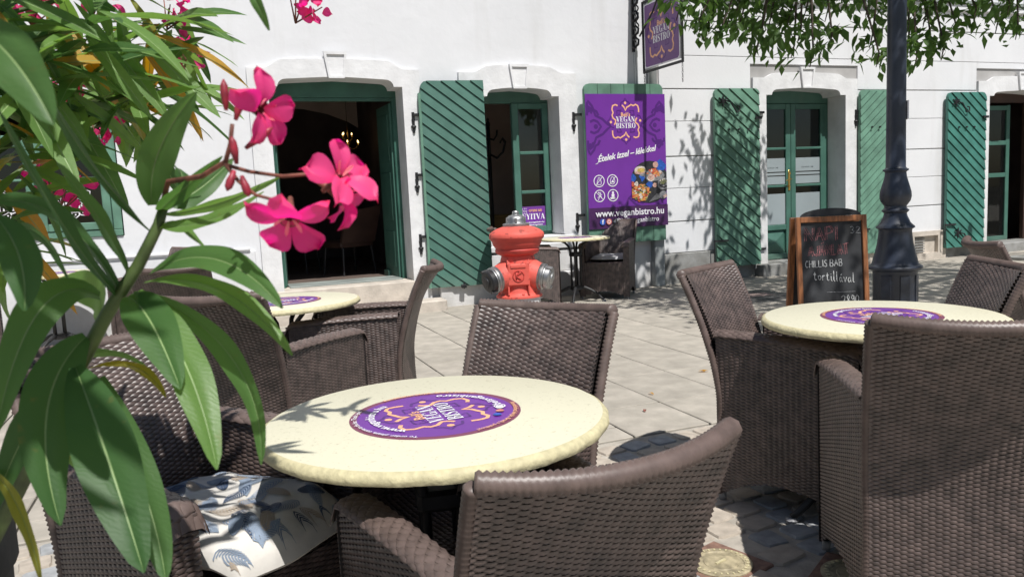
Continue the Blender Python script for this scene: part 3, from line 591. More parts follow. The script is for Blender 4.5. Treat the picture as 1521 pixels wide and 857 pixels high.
# NYITVA card inside the lowest pane
e=empty('open_sign_card','small purple card reading NYITVA in the lowest pane of the casement window','sign card',(3.81,yb-.010,.98))
MB().box(-.165,.165,-.0015,.0015,-.135,.125).obj('card',M['purple'],e)
P=Print((0,-.0015,0),(1,0,0),(0,0,1))
P.add(rect2d(-.158,.158,-.130,.120),'purplesign',lift=-.0004); P.add(rect2d(-.150,.150,-.122,.112),'purple',lift=-.0002)
logo(P,.030,-.115,.072,lobes=None,line='pwhite',txt='pwhite',small=None)
P.add(text2d('GYERE BE!',.040,0,.001),'orange',off=(.03,.072)); didone(P,'NYITVA',.070,0,0,'pwhite')
P.add(text2d('www.veganbistro.hu',.028,0,.0006),'pwhite',off=(.03,-.072)); P.add(text2d('@belisveganbistro',.026,0,.0006),'pwhite',off=(.03,-.104)); P.obj('lettering',e)
# left window flush in the wall
f=frame_part(pa,'window_frame',[(-2.25,-.80,YW-.02,YW+.05,1.035,1.10),(-2.25,-.80,YW-.02,YW+.05,2.38,2.44),(-2.25,-2.17,YW-.02,YW+.05,1.10,2.38),(-.88,-.80,YW-.02,YW+.05,1.10,2.38),(-2.17,-.88,YW-.015,YW+.045,2.0,2.04)],'green_lt')
bpy.context.view_layer.update()
for x0,x1 in ((-2.165,-1.53),(-1.525,-.885)):
    sa=frame_part(pa,'window_sash',[(x0,x0+.075,YW-.03,YW+.01,1.105,1.995),(x1-.075,x1,YW-.03,YW+.01,1.105,1.995),(x0+.075,x1-.075,YW-.03,YW+.01,1.105,1.18),(x0+.075,x1-.075,YW-.03,YW+.01,1.93,1.995),(x0+.075,x1-.075,YW-.034,YW+.0,1.60,1.625)],'green_lt')
    bpy.context.view_layer.update()
    for z0,z1 in ((1.18,1.60),(1.625,1.93)): pane(sa,x0+.07,x1-.07,YW-.01,z0,z1)
    P=Print((0,YW-.0135,0),(1,0,0),(0,0,1)); xm=(x0+x1)/2; q=.145
    for k in range(12):
        a=k*math.pi/6; c=rot2(np.array([(-.036,.118),(-.03,.145),(0,.17),(.03,.145),(.036,.118)]),a); P.add(strip2d(c,.010),'pwhite',off=(xm,1.40)); P.add(disc2d(rot2([(0,.138)],a)[0],.008,8),'pwhite',off=(xm,1.40))
    v,f_=strip2d([(.115*math.cos(a),.115*math.sin(a)) for a in np.linspace(0,2*math.pi,48,endpoint=False)],.006,True); P.add((v,f_),'pwhite',off=(xm,1.40))
    didone(P,'VEGAN',.062,xm,1.43,'pwhite'); didone(P,'BISTRO',.062,xm,1.355,'pwhite'); o=P.obj('window_emblem',None); o.parent=sa; o.matrix_parent_inverse=sa.matrix_world.inverted()
# wrought pintles
def pintle(par,x,z,s=1):
    b=MB(); b.box(x,x+.10*s if s>0 else x+.002,YW-.075,YW-.055,z+.055,z+.085) if s>0 else b.box(x-.10,x,YW-.075,YW-.055,z+.055,z+.085)
    b.tube([(x,YW-.05,z-.13),(x,YW-.05,z+.10)],.016,10); b.lathe([(.0,-.02),(.027,-.012),(.032,0),(.027,.012),(0,.02)],10,o=(x,YW-.05,z-.06)); b.box(x-.014,x+.014,YW-.05,YW+.0,z-.03,z); b.lathe([(.02,0),(.02,.025)],10,o=(x,YW-.05,z+.0)); par(b.obj('hinge_pin',M['iron'],None,'auto'))
for z in (2.13,1.46,.76): pintle(pa,2.255,z)
for z in (2.12,.90): pintle(pa,4.255,z)
# ---- right building
B=empty('rusticated_white_building','white building at right with horizontal joint courses and three green-shuttered openings','building',(XC,YW,0))
def pb(o): o.parent=B; o.matrix_parent_inverse=Matrix.Translation((-XC,-YW,0)); return o
H3=(7.02,8.62,-.1,2.60); H4=(11.24,12.9,-.1,2.58)
w=MB(); wallgrid(w,XC,22,-.4,6.9,[H3,H4],YW); w.add([(22,YW,-.4),(22,YW+9,-.4),(22,YW+9,6.9),(22,YW,6.9)],[(0,1,2,3)]); w.add([(XC,YW,-.4),(XC,YW+9,-.4),(XC,YW+9,6.9),(XC,YW,6.9)],[(0,1,2,3)])
pb(w.obj('wall',M['groove']))
rb=roofmesh(XC+.02,22.2); rb.v=[v+[0,0,.3] for v in rb.v]; pb(rb.obj('roof',M['redstone']))
zc=[.405,.82,1.245,1.66,2.10,2.515,2.93,3.37,3.80,4.4,5.2,6.0,6.9]
for i in range(len(zc)-1):
    z0,z1=zc[i],zc[i+1]; gap=.014 if (i%2==0) else .004
    spans=[(XC+.02,6.915),(8.735,11.105),(13.03,22)] if z1<2.6 else ([(XC+.02,6.90),(8.75,11.09),(13.05,22)] if z0<2.75 and z0>2.4 else [(XC+.02,22)])
    for a,b_ in spans:
        pb(MB().box(a,b_,YW-.022,YW+.01,z0+gap*.2,z1-gap,bev=.004).obj('course',M['plaster2']))
    if z0<2.75 and z0>2.4:
        for a,b_ in ((6.90,8.75),(11.09,13.05)): pb(MB().box(a,b_,YW-.021,YW+.01,2.84,z1-gap,bev=.003).obj('course',M['plaster2']))
    if i in (1,3,5,7):   # thin dark shadow-gap strip of the deeper joints
        for a,b_ in spans: pb(MB().box(a,b_,YW-.010,YW+.01,z0-.013,z0+.002).obj('joint_strip',M['stonegrey']))
b=MB(); b.box(XC+.02,22,YW-.07,YW+.01,3.66,3.76,bev=.01); pb(b.obj('string_course',M['plaster2'])); pb(MB().box(XC+.02,22,YW-.10,YW+.01,3.762,3.80).obj('flashing',M['zinc']))
pb(MB().box(XC+.03,6.90,YW-.05,YW+.02,-.05,.40,bev=.01).obj('plinth',M['stonegrey']))
p=MB()
for q in ((8.74,9.82,-.05,.43),(9.82,10.30,-.05,.10),(9.82,10.30,.36,.43),(10.30,10.46,-.05,.43)): p.box(q[0],q[1],YW-.06,YW+.02,q[2],q[3])
pb(p.obj('plinth',M['stone'])); pb(MB().box(10.46,11.10,YW-.03,YW+.02,-.05,.40,bev=.008).obj('plinth',M['stonegrey'])); pb(MB().box(13.04,22,YW-.05,YW+.02,-.05,.40,bev=.008).obj('plinth',M['stonegrey']))
v_=MB(); v_.box(9.83,10.29,YW-.004,YW,.10,.36)
vo=v_.obj('vent_recess',M['stone']); pb(vo)
for k in range(6): pb(MB().box(9.84,10.06,YW-.03,YW-.006,.115+k*.040,.132+k*.040).obj('vent_slat',M['stonegrey']))
c3=7.825; c4=12.07
surr(pb,opening(c3,.685,.16,2.435,2.52),outer(c3,.90,.10,2.66,2.725),YW-.045,YW+.30,YW,xc=c3,ztk=2.53)
surr(pb,opening(c4,.72,.14,2.43,2.50),outer(c4,.96,.10,2.65,2.72),YW-.045,YW+.30,YW,xc=c4,ztk=2.52)
pb(MB().box(6.95,8.70,YW-.20,YW+.42,-.03,.165,bev=.012).obj('door_step',M['stonegrey']))
pb(MB().box(11.2,12.95,YW-.10,YW+.42,-.03,.145,bev=.012).obj('door_step',M['stonegrey']))
# closed green double door
f=frame_part(pb,'door_frame',[(7.12,8.53,yb,yb+.07,2.36,2.54),(7.12,7.20,yb,yb+.07,.166,2.36),(8.45,8.53,yb,yb+.07,.166,2.36)],'green')
bpy.context.view_layer.update()
for li,(x0,x1) in enumerate(((7.203,7.822),(7.828,8.447))):
    sw=.085
    lf=MB()
    for q in ((x0,x0+sw,-.02,.03,.17,2.355),(x1-sw,x1,-.02,.03,.17,2.355),(x0+sw,x1-sw,-.02,.03,.17,.25),(x0+sw,x1-sw,-.02,.03,.585,.66),(x0+sw,x1-sw,-.02,.03,2.28,2.355),(x0+sw,x1-sw,-.03,.02,1.19,1.225),(x0+sw,x1-sw,-.03,.02,1.715,1.75)): lf.box(q[0],q[1],yb+q[2],yb+q[3],q[4],q[5],bev=.006)
    lo_=lf.obj('door_leaf',M['green']); pb(lo_); bpy.context.view_layer.update()
    xa,xb_=x0+sw,x1-sw; za,zb_=.25,.585; xm,zm=(xa+xb_)/2,(za+zb_)/2
    sub(lo_,MB().add([(xa,yb+.02,za),(xb_,yb+.02,za),(xb_,yb+.02,zb_),(xa,yb+.02,zb_),(xa+.05,yb-.0,za+.05),(xb_-.05,yb-.0,za+.05),(xb_-.05,yb-.0,zb_-.05),(xa+.05,yb-.0,zb_-.05),(xm,yb-.045,zm)],[(0,1,5,4),(1,2,6,5),(2,3,7,6),(3,0,4,7),(4,5,8),(5,6,8),(6,7,8),(7,4,8)]),'pyramid_panel','green')
    for z0,z1 in ((.66,1.19),(1.225,1.715),(1.75,2.28)): pane(lo_,xa-.004,xb_+.004,yb+.004,z0,z1)
    P=Print((0,yb+.0005,0),(1,0,0),(0,0,1))
    for z0,z1 in ((.665,1.10),(1.235,1.345),(1.36,1.395),(1.41,1.60)): P.add(rect2d(xa+.004,xb_-.004,z0,z1),'frost',lift=.0004)
    for (dx,dz,rr) in ((0,.03,.022),(-.022,0,.022),(.022,0,.022),(0,-.02,.014)): v,ff=strip2d([(rr*math.cos(a)+dx,rr*math.sin(a)+dz) for a in np.linspace(0,6.28,14)],.005); P.add((v,ff),'chalk',off=(xm,1.575))
    P.add(text2d('HAGYATÉKKEZELÉS',.030,0,.0004),'chalk',off=(xm,1.505)); P.add(text2d('JOGI IRODA 1. EM.',.026,0,.0004),'chalk',off=(xm,1.465))
    o=P.obj('door_film',None); o.parent=lo_; o.matrix_parent_inverse=lo_.matrix_world.inverted()
    if li==0:
        h=MB(); h.box(x1-.055,x1-.02,yb-.032,yb-.02,1.14,1.42,bev=.004); h.tube([(x1-.038,yb-.03,1.30),(x1-.038,yb-.075,1.30),(x1-.10,yb-.085,1.295),(x1-.13,yb-.08,1.28)],[.008,.009,.008,.006],8); h.lathe([(.0,-.006),(.014,-.003),(.014,.003),(0,.006)],10,axis='y',o=(x1-.038,yb-.036,1.20)); h.lathe([(.0,-.006),(.018,-.003),(.018,.003),(0,.006)],10,axis='y',o=(x1-.038,yb-.036,1.385)); sub(lo_,h,'handle','brass2','auto')
# far right open doorway
frame_part(pb,'door_frame',[(11.34,12.80,yb,yb+.07,2.37,2.54),(11.34,11.50,yb,yb+.07,.146,2.37),(12.64,12.80,yb,yb+.07,.146,2.37),(11.74,11.80,yb+.10,yb+.16,.146,2.37)],'doorbrown')
gl=MB()
for q in ((11.82,11.90,.15,2.34),(12.30,12.38,.15,2.34)): gl.box(q[0],q[1],yb+.08,yb+.12,q[2],q[3],bev=.004)
for z in (.15,1.18,1.70,2.26): gl.box(11.90,12.30,yb+.08,yb+.12,z,z+.07,bev=.004)
gd=gl.obj('door_leaf',M['green']); pb(gd); bpy.context.view_layer.update()
for z0,z1 in ((.22,1.18),(1.25,1.70),(1.77,2.26)): pane(gd,11.895,12.305,yb+.10,z0,z1)
for x in (9.03,): pass
for z in (2.13,.30): pintle(pb,6.985,z,1); 
for z in (2.13,): pintle(pb,8.69,z,1); pintle(pb,11.17,z,1)
# ================================================================== ROOMS behind the openings
def room(name,x0,x1,y0,y1,z0,z1,m='room',fm='roomfloor',backx=None):
    b=MB(); b.add([(x0,y0,z0),(x1,y0,z0),(x1,y1,z0),(x0,y1,z0),(x0,y0,z1),(x1,y0,z1),(x1,y1,z1),(x0,y1,z1)],[(4,5,6,7),(3,2,6,7),(0,3,7,4),(1,2,6,5)])
    b.add([(x0,y0,z0),(x1,y0,z0),(x1,y1,z0),(x0,y1,z0)],[(0,1,2,3)],1)
    if backx:   # left part of rear wall omitted, an added opening for sky light
        b.f[1]=None; b.f=[q for q in b.f if q]; b.m=b.m[:len(b.f)]; b.m[-1]=1
        b.add([(backx,y1,z0),(x1,y1,z0),(x1,y1,z1),(backx,y1,z1),(x0,y1,z0),(backx,y1,z0),(backx,y1,z0+.5),(x0,y1,z0+.5)],[(0,1,2,3),(4,5,6,7)])
    return put(name,b.mesh(name,[M[m],M[fm]],fix=False),kind='structure')
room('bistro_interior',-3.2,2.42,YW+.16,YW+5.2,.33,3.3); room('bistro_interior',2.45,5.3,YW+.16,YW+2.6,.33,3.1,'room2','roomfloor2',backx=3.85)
# the inner side of the facade wall, so that the room is closed to light
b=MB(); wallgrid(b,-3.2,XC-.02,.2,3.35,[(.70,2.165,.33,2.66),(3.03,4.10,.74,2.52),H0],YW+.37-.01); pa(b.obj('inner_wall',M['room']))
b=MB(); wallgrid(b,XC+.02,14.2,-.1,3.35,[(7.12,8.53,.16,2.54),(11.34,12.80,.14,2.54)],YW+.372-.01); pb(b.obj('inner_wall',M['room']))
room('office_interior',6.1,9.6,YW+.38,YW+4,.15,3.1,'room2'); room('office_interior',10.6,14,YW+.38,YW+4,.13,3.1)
b=MB(); n=14
for k in range(n):
    a0,a1=math.pi*k/n,math.pi*(k+1)/n; q=lambda a,r_:(1.2+r_*math.cos(a),YW+4.2,1.75+.62*r_*math.sin(a))
    b.add([q(a0,1.7),q(a1,1.7),(q(a1,1.7)[0],YW+4.2,3.29),(q(a0,1.7)[0],YW+4.2,3.29)],[(0,1,2,3)])
tag(b.obj('vault_arch',M['room2']),kind='structure')
# ================================================================== SHUTTERS
def clip(poly,outline):      # outline convex, counter-clockwise
    out=[tuple(p) for p in poly]
    n=len(outline)
    for i in range(n):
        ax,ay=outline[i]; bx,by=outline[(i+1)%n]; inp=out; out=[]
        if not inp: break
        side=lambda p:(bx-ax)*(p[1]-ay)-(by-ay)*(p[0]-ax)
        for k in range(len(inp)):
            p,q=inp[k],inp[(k+1)%len(inp)]; sp,sq=side(p),side(q)
            if sp>=0: out.append(p)
            if (sp>=0)!=(sq>=0): t=sp/(sp-sq); out.append((p[0]+(q[0]-p[0])*t,p[1]+(q[1]-p[1])*t))
    return out
def shutter(label,x,y,z,w,h,m,slope=-.76,arch='l',rz=0,pitch=.128,group='diagonal-boarded green shutters',hooks=True,vertical=False,lap=1,thick=.03):
    e=empty('shutter',label,'shutter',(x,y,z),rz,group)
    sh=.065
    pts=[(0,0),(w,0)]
    if arch in('r','b'): pts+=[(w,h-sh),(w-.015,h-sh*.5),(w-.04,h-sh*.12),(w-.08,h)]
    else: pts+=[(w,h)]
    if arch in('l','b'): pts+=[(.08,h),(.04,h-sh*.12),(.015,h-sh*.5),(0,h-sh)]
    else: pts+=[(0,h)]
    MB().prism(pts,0,thick).obj('backing_board',M[m],e)
    if vertical:
        n=6
        for k in range(n):
            p=clip([(w*k/n+.003,-1),(w*(k+1)/n-.003,-1),(w*(k+1)/n-.003,h+1),(w*k/n+.003,h+1)],pts)
            MB().prism(p,-.014,.001).obj('plank',M[m],e)
        return e
    k0=-1; s=slope; inner=[(a,b) for a,b in pts]
    zlo=min(0,-s*w)-.3
    v=zlo- .0
    while v<h+abs(s*w)+.3:
        c=(0,v) if True else None
        p=clip([(-.5,v-s*.5),(w+.5,v+s*(w+.5)),(w+.5,v+s*(w+.5)+pitch-.010),(-.5,v-s*.5+pitch-.010)],inner)
        if len(p)>=3:
            def yy(a,b): t=(b-(v+s*a))/pitch; return -(.024-.017*t) if lap>0 else -(.007+.017*t)
            n=len(p); b_=MB(); b_.add([(a,yy(a,c_),c_) for a,c_ in p]+[(a,.001,c_) for a,c_ in p],[tuple(range(n)),tuple(range(n,2*n))[::-1]]+[(i,(i+1)%n,n+(i+1)%n,n+i)[::-1] for i in range(n)])
            area=abs(sum(p[i][0]*p[(i+1)%n][1]-p[(i+1)%n][0]*p[i][1] for i in range(n)))/2
            if area>.0004: b_.obj('plank',M[m],e)
        v+=pitch
    return e
def strap(e,x,z,l=.35,dx=1):
    b=MB(); b.box(min(x,x+dx*l),max(x,x+dx*l),-.034,-.024,z-.018,z+.018,bev=.003); b.obj('hinge_strap',M['iron'],e)
s1=shutter('deep green diagonal-boarded shutter opened between the dark doorway and the casement window',2.345,YW-.085,.235,.725,2.335,'green',arch='l',rz=R(-7),thick=.035)
b=MB(); b.box(-.028,-.002,-.03,.05,.0,2.2); b.obj('hinge_stile',M['green_lt'],s1); b=MB(); b.box(.34,.40,-.06,-.02,-.02,.02,bev=.004); b.tube([(.37,-.05,-.03),(.37,-.05,.045)],.008,6); b.obj('latch',M['iron'],s1)
s2=shutter('green shutter carrying the big purple banner',4.345,YW-.16,.60,1.10,1.945,'green_lt',arch='b',vertical=True,group=None)
s3=shutter('green diagonal shutter half in tree shade left of the closed double door',6.26,YW-.10,.175,.69,2.33,'green_lt',slope=-.80,arch='b',rz=R(-2),pitch=.148)
s4=shutter('pale green shutter with boards slanting the other way, beside the lamp post',8.715,YW-.10,.18,.68,2.32,'green_lt',slope=.80,arch='l',rz=R(2),pitch=.112,lap=1)
s5=shutter('bright teal green diagonal shutter left of the far right doorway',10.40,YW-.10,.155,.76,2.315,'green_teal',slope=-.82,arch='b',rz=R(-2),pitch=.148)
def ironwork(e,x,z,s=1):   # star rosette with a curled hook
    b=MB(); b.lathe([(0,-.03),(.03,-.028),(.032,-.018),(0,-.016)],12,axis='y',o=(x,-.012,z))
    for k in range(6):
        a=k*math.pi/3; b.box(-.008,.008,-.036,-.026,.02,.075,T=Matrix.Translation((x,-.0,z))@Matrix.Rotation(a,4,'Y'))
    b.tube([(x+.02,-.05,z),(x+.09,-.06,z-.02),(x+.15,-.05,z-.09),(x+.19,-.05,z-.15),(x+.24,-.05,z-.13),(x+.24,-.05,z-.08),(x+.20,-.05,z-.07)],.010,6)
    b.obj('iron_hook',M['iron'],e,'auto')
ironwork(s3,.12,2.17); ironwork(s5,.14,2.17); ironwork(s5,.22,.22)
for e,w in ((s3,.69),(s4,.68),(s5,.76)):
    b=MB(); b.box(w-.08,w+.02,-.045,-.026,1.93,1.965); b.obj('hinge_strap',M['iron'],e); b=MB(); b.box(-.05,.16,-.045,-.026,.34,.365); b.tube([(-.05,-.036,.36),(-.05,-.036,.10),(-.03,-.036,.06)],.008,6); b.obj('latch_bar',M['iron'],e)
    for k in range(3): MB().lathe([(0,0),(.014,.0),(.012,.02),(0,.022)],8,axis='y',o=(.2+.15*k,-.045,1.80)).obj('bolt',M['iron'],e)
# ---- banner hung on the closed shutter
e=empty('banner','tall purple banner with bistro emblem, icons and food photo','banner',(4.35,YW-.185,.79))
BW,BH=1.11,1.63
MB().box(0,BW,-.004,.010,0,BH).obj('banner_sheet',M['purple'],e)
P=Print((0,-.004,0),(1,0,0),(0,0,1),.0004)
P.add(rect2d(0,BW,0,.26),'plum',lift=-.0001)
def lobe(cx,cy,s,rot=0,m='purple_dk'):
    for k in range(2):
        q=[(-.9,-.95),(-.55,-.75),(-.45,-.5),(-.1,-.35),(.15,-.12),(.32,0),(.15,.12),(-.1,.35),(-.45,.5),(-.55,.75),(-.9,.95)] if k==0 else [(-.75,-.22),(-.55,-.3),(-.35,-.22),(-.18,0),(-.35,.22),(-.55,.3),(-.75,.22)]
        qq=rot2(np.array(q)*s,rot)+[cx,cy]; qq[:,0]=np.clip(qq[:,0],.02,BW-.02); P.add(strip2d(qq+np.random.RandomState(1).rand(*qq.shape)*1e-4,.030),m)
    P.add(disc2d((cx-.45*s*math.cos(rot),cy-.45*s*math.sin(rot)),.03,10),m)
lobe(.25,1.24,.26); lobe(.04,1.50,.14,R(90)); lobe(BW-.27,1.25,.26,R(180)); lobe(.05,.95,.14,R(-90)); lobe(.63,.36,.22,R(180)); lobe(.82,.72,.22,R(90)); lobe(BW-.10,1.0,.10,R(-90)); lobe(BW-.08,1.50,.12,R(90))
logo(P,.190,.545,1.30,lobes='purple_dk')
def script(t,x,y,sz,rot,m='pwhite'): P.add(text2d(t,sz,.35,.0022,.95),m,off=(x,y),rot=rot)
script('Ételek ízzel – lélekkel',.545,.905,.102,R(8.5)); 
for k in range(1): P.add(strip2d([(.11,.79),(.14,.80),(.16,.84),(.14,.86)],.006),'pwhite')
def ring(cx,cy,r,w=.010): v,f=strip2d([(cx+r*math.cos(a),cy+r*math.sin(a)) for a in np.linspace(0,2*math.pi,28,endpoint=False)],w,True); P.add((v,f),'pwhite')
for i,(cx,cy) in enumerate(((.15,.585),(.335,.585),(.15,.405),(.335,.405))):
    ring(cx,cy,.070); q=lambda L,w=.007: P.add(strip2d([(cx+x,cy+y) for x,y in L],w),'pwhite')
    if i==0: q([(-.02,-.045),(-.028,-.03),(-.026,.0),(-.012,.02),(-.012,.042),(.012,.042),(.012,.02),(.026,.0),(.028,-.03),(.02,-.045),(-.02,-.045)]); q([(.045,.048),(-.045,-.048)])
    if i==1: q([(.033*math.sin(a)*(1 if math.cos(a)<0 else .8),.045*math.cos(a)) for a in np.linspace(0,6.283,16)]); q([(.045,.048),(-.045,-.048)]); P.add(disc2d((cx+.006,cy-.014),.013,10),'pwhite')
    if i==2: q([(-.02,-.05),(.0,-.01),(.018,.045)]); q([(-.03,.03),(0,.005),(.03,-.02)]); q([(.03,.02),(0,-.01),(-.03,-.02)]); q([(-.01,.045),(.01,.02)]); q([(-.045,.045),(.045,-.045)]); P.add(disc2d((cx-.01,cy+.04),.009,8),'pwhite')
    if i==3: P.add(disc2d((cx,cy+.035),.015,10),'pwhite'); P.add(disc2d((cx,cy+.002),.022,10),'pwhite'); q([(-.04,-.035),(-.02,-.026),(.02,-.026),(.04,-.035),(-.04,-.04)],.014)
# food picture: plates and heaps printed flat
rf=random.Random(5)
def blob(cx,cy,r,m,n=12,j=.15,ry=None): P.add(([(min(BW-.002,max(.60,cx+(1+rf.uniform(-j,j))*r*math.cos(a))),cy+(1+rf.uniform(-j,j))*(ry or r)*math.sin(a)) for a in np.linspace(0,2*math.pi,n,endpoint=False)],[tuple(range(n))]),m)
def heap(cx,cy,rx,ry,ms,n,s):
    for _ in range(n):
        a=rf.random()*6.283; q=math.sqrt(rf.random()); blob(cx+rx*q*math.cos(a),cy+ry*q*math.sin(a),s*rf.uniform(.5,1.2),rf.choice(ms),6,.35,s*rf.uniform(.3,.9))
blob(.86,.55,.275,'f_blk',28,.01,.262); blob(.75,.62,.05,'f_blue',8,.4); blob(1.02,.75,.07,'f_blue',8,.3); blob(.86,.52,.05,'f_blue',8,.3); blob(.62,.60,.05,'f_blue',8,.3)
blob(.73,.70,.085,'f_wht',14,.06,.05); blob(.72,.67,.075,'f_pnk',14,.1,.02); blob(.74,.70,.055,'f_yel',10,.1,.028); blob(.77,.64,.06,'f_gry',10,.2,.02)
blob(.93,.63,.15,'f_gry',20,.03,.07); heap(.93,.66,.10,.05,['f_red','f_org','f_red','f_org','f_wht'],46,.022); blob(.88,.60,.055,'f_wht',14,.05,.045); blob(.88,.605,.045,'f_pnk',12,.08,.035)
blob(.61,.53,.035,'f_red',12,.1); blob(.67,.53,.03,'f_wht',10,.3); blob(.95,.76,.04,'f_pnk',12,.1); blob(.93,.51,.03,'f_pnk',10,.15)
heap(.72,.42,.135,.10,['f_red','f_org','f_yel','f_red','f_org','f_grn','f_wht'],110,.026)
blob(1.05,.52,.085,'f_gry',16,.06,.075); blob(1.06,.52,.07,'f_blk',14,.06,.055); heap(1.06,.53,.05,.045,['f_grn','f_gry','f_grn','f_wht'],22,.02)
for k in range(9): P.add(strip2d([(.84+.016*k,.30+.004*k),(.96+.016*k,.40)],.004),'f_gry')
blob(1.05,.38,.055,'f_gry',14,.1,.05); heap(1.06,.38,.04,.03,['f_wht','f_gry','f_pnk'],14,.015)
P.add(rect2d(.40,BW,.0,.262),'plum')
P.add(text2d('www.veganbistro.hu',.118,0,.0018),'pwhite',off=(.57,.185))
P.add(text2d('@belisveganbistro',.084,0,.0012),'pwhite',off=(.665,.085))
P.add(disc2d((.175,.085),.038,20),'fb'); P.add(text2d('f',.075,0,.003),'pwhite',off=(.178,.085)); P.add(disc2d((.265,.085),.036,20),'ig'); ring(.265,.085,.018,.006); P.add(disc2d((.345,.085),.034,20),'chalk'); P.add(text2d('d',.055,0,.002),'pwhite',off=(.343,.088))
P.obj('banner_print',e)
# ---- hanging sign and its wrought-iron bracket
e=empty('hanging_sign','purple square hanging sign with the bistro emblem, on chains from an iron bracket','hanging sign',(5.21,8.24,2.70),R(91.5))
SW,SH=.80,.80
fr=MB()
for q in ((-.42,.42,-.012,.012,-.03,.0),(-.42,.42,-.012,.012,.80,.83),(-.42,-.395,-.012,.012,0,.80),(.395,.42,-.012,.012,0,.80)): fr.box(*q,bev=.003)
fr.obj('iron_frame',M['iron'],e)
MB().box(-.372,.372,-.008,.008,.022,.778).obj('sign_board',M['pwhite'],e)
for sgn in (-1,1):
    P=Print((0,sgn*.0085,0),(-sgn,0,0),(0,0,1)); P.add(rect2d(-.355,.355,.035,.765),'purplesign',lift=-.0002); logo(P,.25,0,.40,lobes='purple_dk',line='orange'); 
    for x in (-.35,.35):
        for z in (.04,.76): P.add(disc2d((x,z),.012,8),'pwhite')
    P.obj('lettering',e)
def chain(par,x,z0,n,name='chain'):
    b=MB()
    for k in range(n):
        c=[(.010*math.cos(a),0,.020*math.sin(a)) for a in np.linspace(0,2*math.pi,9)]
        if k%2: c=[(0,p[0],p[2]) for p in c]
        b.tube([(x+p[0],p[1],z0-k*.030+p[2]) for p in c],.0035,5)
    b.obj(name,M['steel'],par,True,kind='stuff')
chain(e,-.40,-.05,7); chain(e,.40,-.05,5); chain(e,-.38,1.0,6); chain(e,.38,1.0,6)
e=empty('sign_bracket','black wrought-iron bracket with twisted scrolls holding the hanging sign','sign bracket',(5.12,YW-.03,3.3))
b=MB(); b.box(-.018,.018,-.03,.0,-.35,.95,bev=.004); b.obj('wall_bar',M['iron'],e)
for k,z in enumerate((-.30,-.16,.02,.20,.45)):
    b=MB(); b.tube([(.0,-.04,z),(.03,-.08,z+.03),(.05,-.06,z+.09),(.02,-.05,z+.12),(-.02,-.07,z+.09),(-.01,-.10,z+.05)],[.014,.016,.014,.012,.012,.008],8); b.lathe([(0,-.02),(.026,-.012),(.030,0),(.026,.012),(0,.02)],10,o=(0,-.035,z)); b.obj('scroll',M['iron'],e,True)
b=MB(); pts=[(.04+.014*math.cos(t*3),-.06-.014*math.sin(t*3),-.05+t*.05) for t in np.linspace(0,16,60)]; b.tube(pts,.009,6); b.obj('twisted_rod',M['iron'],e,True)
b=MB(); b.box(-.012,.10,-1.05,-.02,.52,.55); b.tube([(.05,-1.0,.53),(.05,-.7,.40),(.05,-.4,.05),(.03,-.12,-.18)],.012,6); b.obj('arm',M['iron'],e,'auto')
b=MB(); b.tube([(-.01,-.03,-.35),(-.02,-.05,-.62),(-.03,-.06,-.80)],.004,5); b.tube([(.01,-.03,-.35),(.015,-.05,-.62),(0,-.06,-.80)],.004,5); b.tube([(.03,-.05,-.34),(.03,-.05,-.42)],.005,5); b.obj('wire',M['steel'],e,kind='stuff')
# downpipe between the two houses
e=empty('downpipe','grey rain downpipe running up the joint between the two buildings','downpipe',(5.37,YW-.06,0))
b=MB(); b.tube([(0,0,.62),(0,0,6.3)],.055,14); b.obj('pipe',M['pipe'],e,True)
b=MB(); b.box(-.06,.085,-.06,.05,.0,.62,bev=.01); b.obj('cast_foot',M['pipe'],e)
for z in (1.2,3.0,5.0): MB().lathe([(.056,-.02),(.062,-.02),(.062,.02),(.056,.02)],14,o=(0,0,z)).obj('pipe_clip',M['zinc'],e,'auto')
# ================================================================== HYDRANT
e=empty('fire_hydrant','faded red fire hydrant with silver caps and white base standing by the doorway','hydrant',(2.13,5.42,0),R(-21))
cyl=MB(); cyl.lathe([(.165,0),(.165,.40),(.158,.415),(.158,.485)],36); cyl.obj('base',M['hwhite'],e,'auto')
cr=MB()
def ribbon3(b,pts,w,y=-.1655):   # a thin crack line on the round base
    for i in range(len(pts)-1):
        (a0,z0),(a1,z1)=pts[i],pts[i+1]; rr=.1595 if z0>.41 and z1>.41 else .1665
        b.add([(rr*math.sin(a0),-rr*math.cos(a0),z0-w),(rr*math.sin(a1),-rr*math.cos(a1),z1-w),(rr*math.sin(a1),-rr*math.cos(a1),z1+w),(rr*math.sin(a0),-rr*math.cos(a0),z0+w)],[(0,1,2,3)])
ribbon3(cr,[(-1.3,.30),(-1.0,.38),(-.8,.40),(-.2,.405),(.0,.37),(.1,.30)],.005); ribbon3(cr,[(.5,.33),(.6,.38),(.9,.40),(1.2,.43)],.004)
for q in cr.v: pass
cr.obj('crack_marks',M['crack'],e,kind='stuff')
b=MB(); b.lathe([(.150,.485),(.172,.487),(.172,.50),(.150,.512),(.142,.53),(.136,.62),(.134,.74),(.128,.77),(.118,.80)],40,mi=0); b.obj('barrel',M['redfade'],e,'auto')
b=MB(); b.lathe([(.118,.795),(.150,.81),(.162,.822),(.166,.84),(.160,.85),(.166,.86),(.176,.872),(.182,.885),(.186,.905),(.192,.912),(.204,.925),(.206,.935),(.204,.955),(.198,.965),(.172,.985),(.14,1.0),(.10,1.012),(.09,1.014)],44,mis=[1]*11+[0]*30); b.obj('bonnet',[M['redfade'],M['red']],e,'auto')
b=MB(); b.lathe([(.098,1.010),(.100,1.028),(.094,1.034),(.078,1.036),(.074,1.042),(.074,1.062),(.068,1.078),(.050,1.092),(.030,1.096),(.026,1.10),(.026,1.115),(.018,1.125),(.0,1.128)],32); 
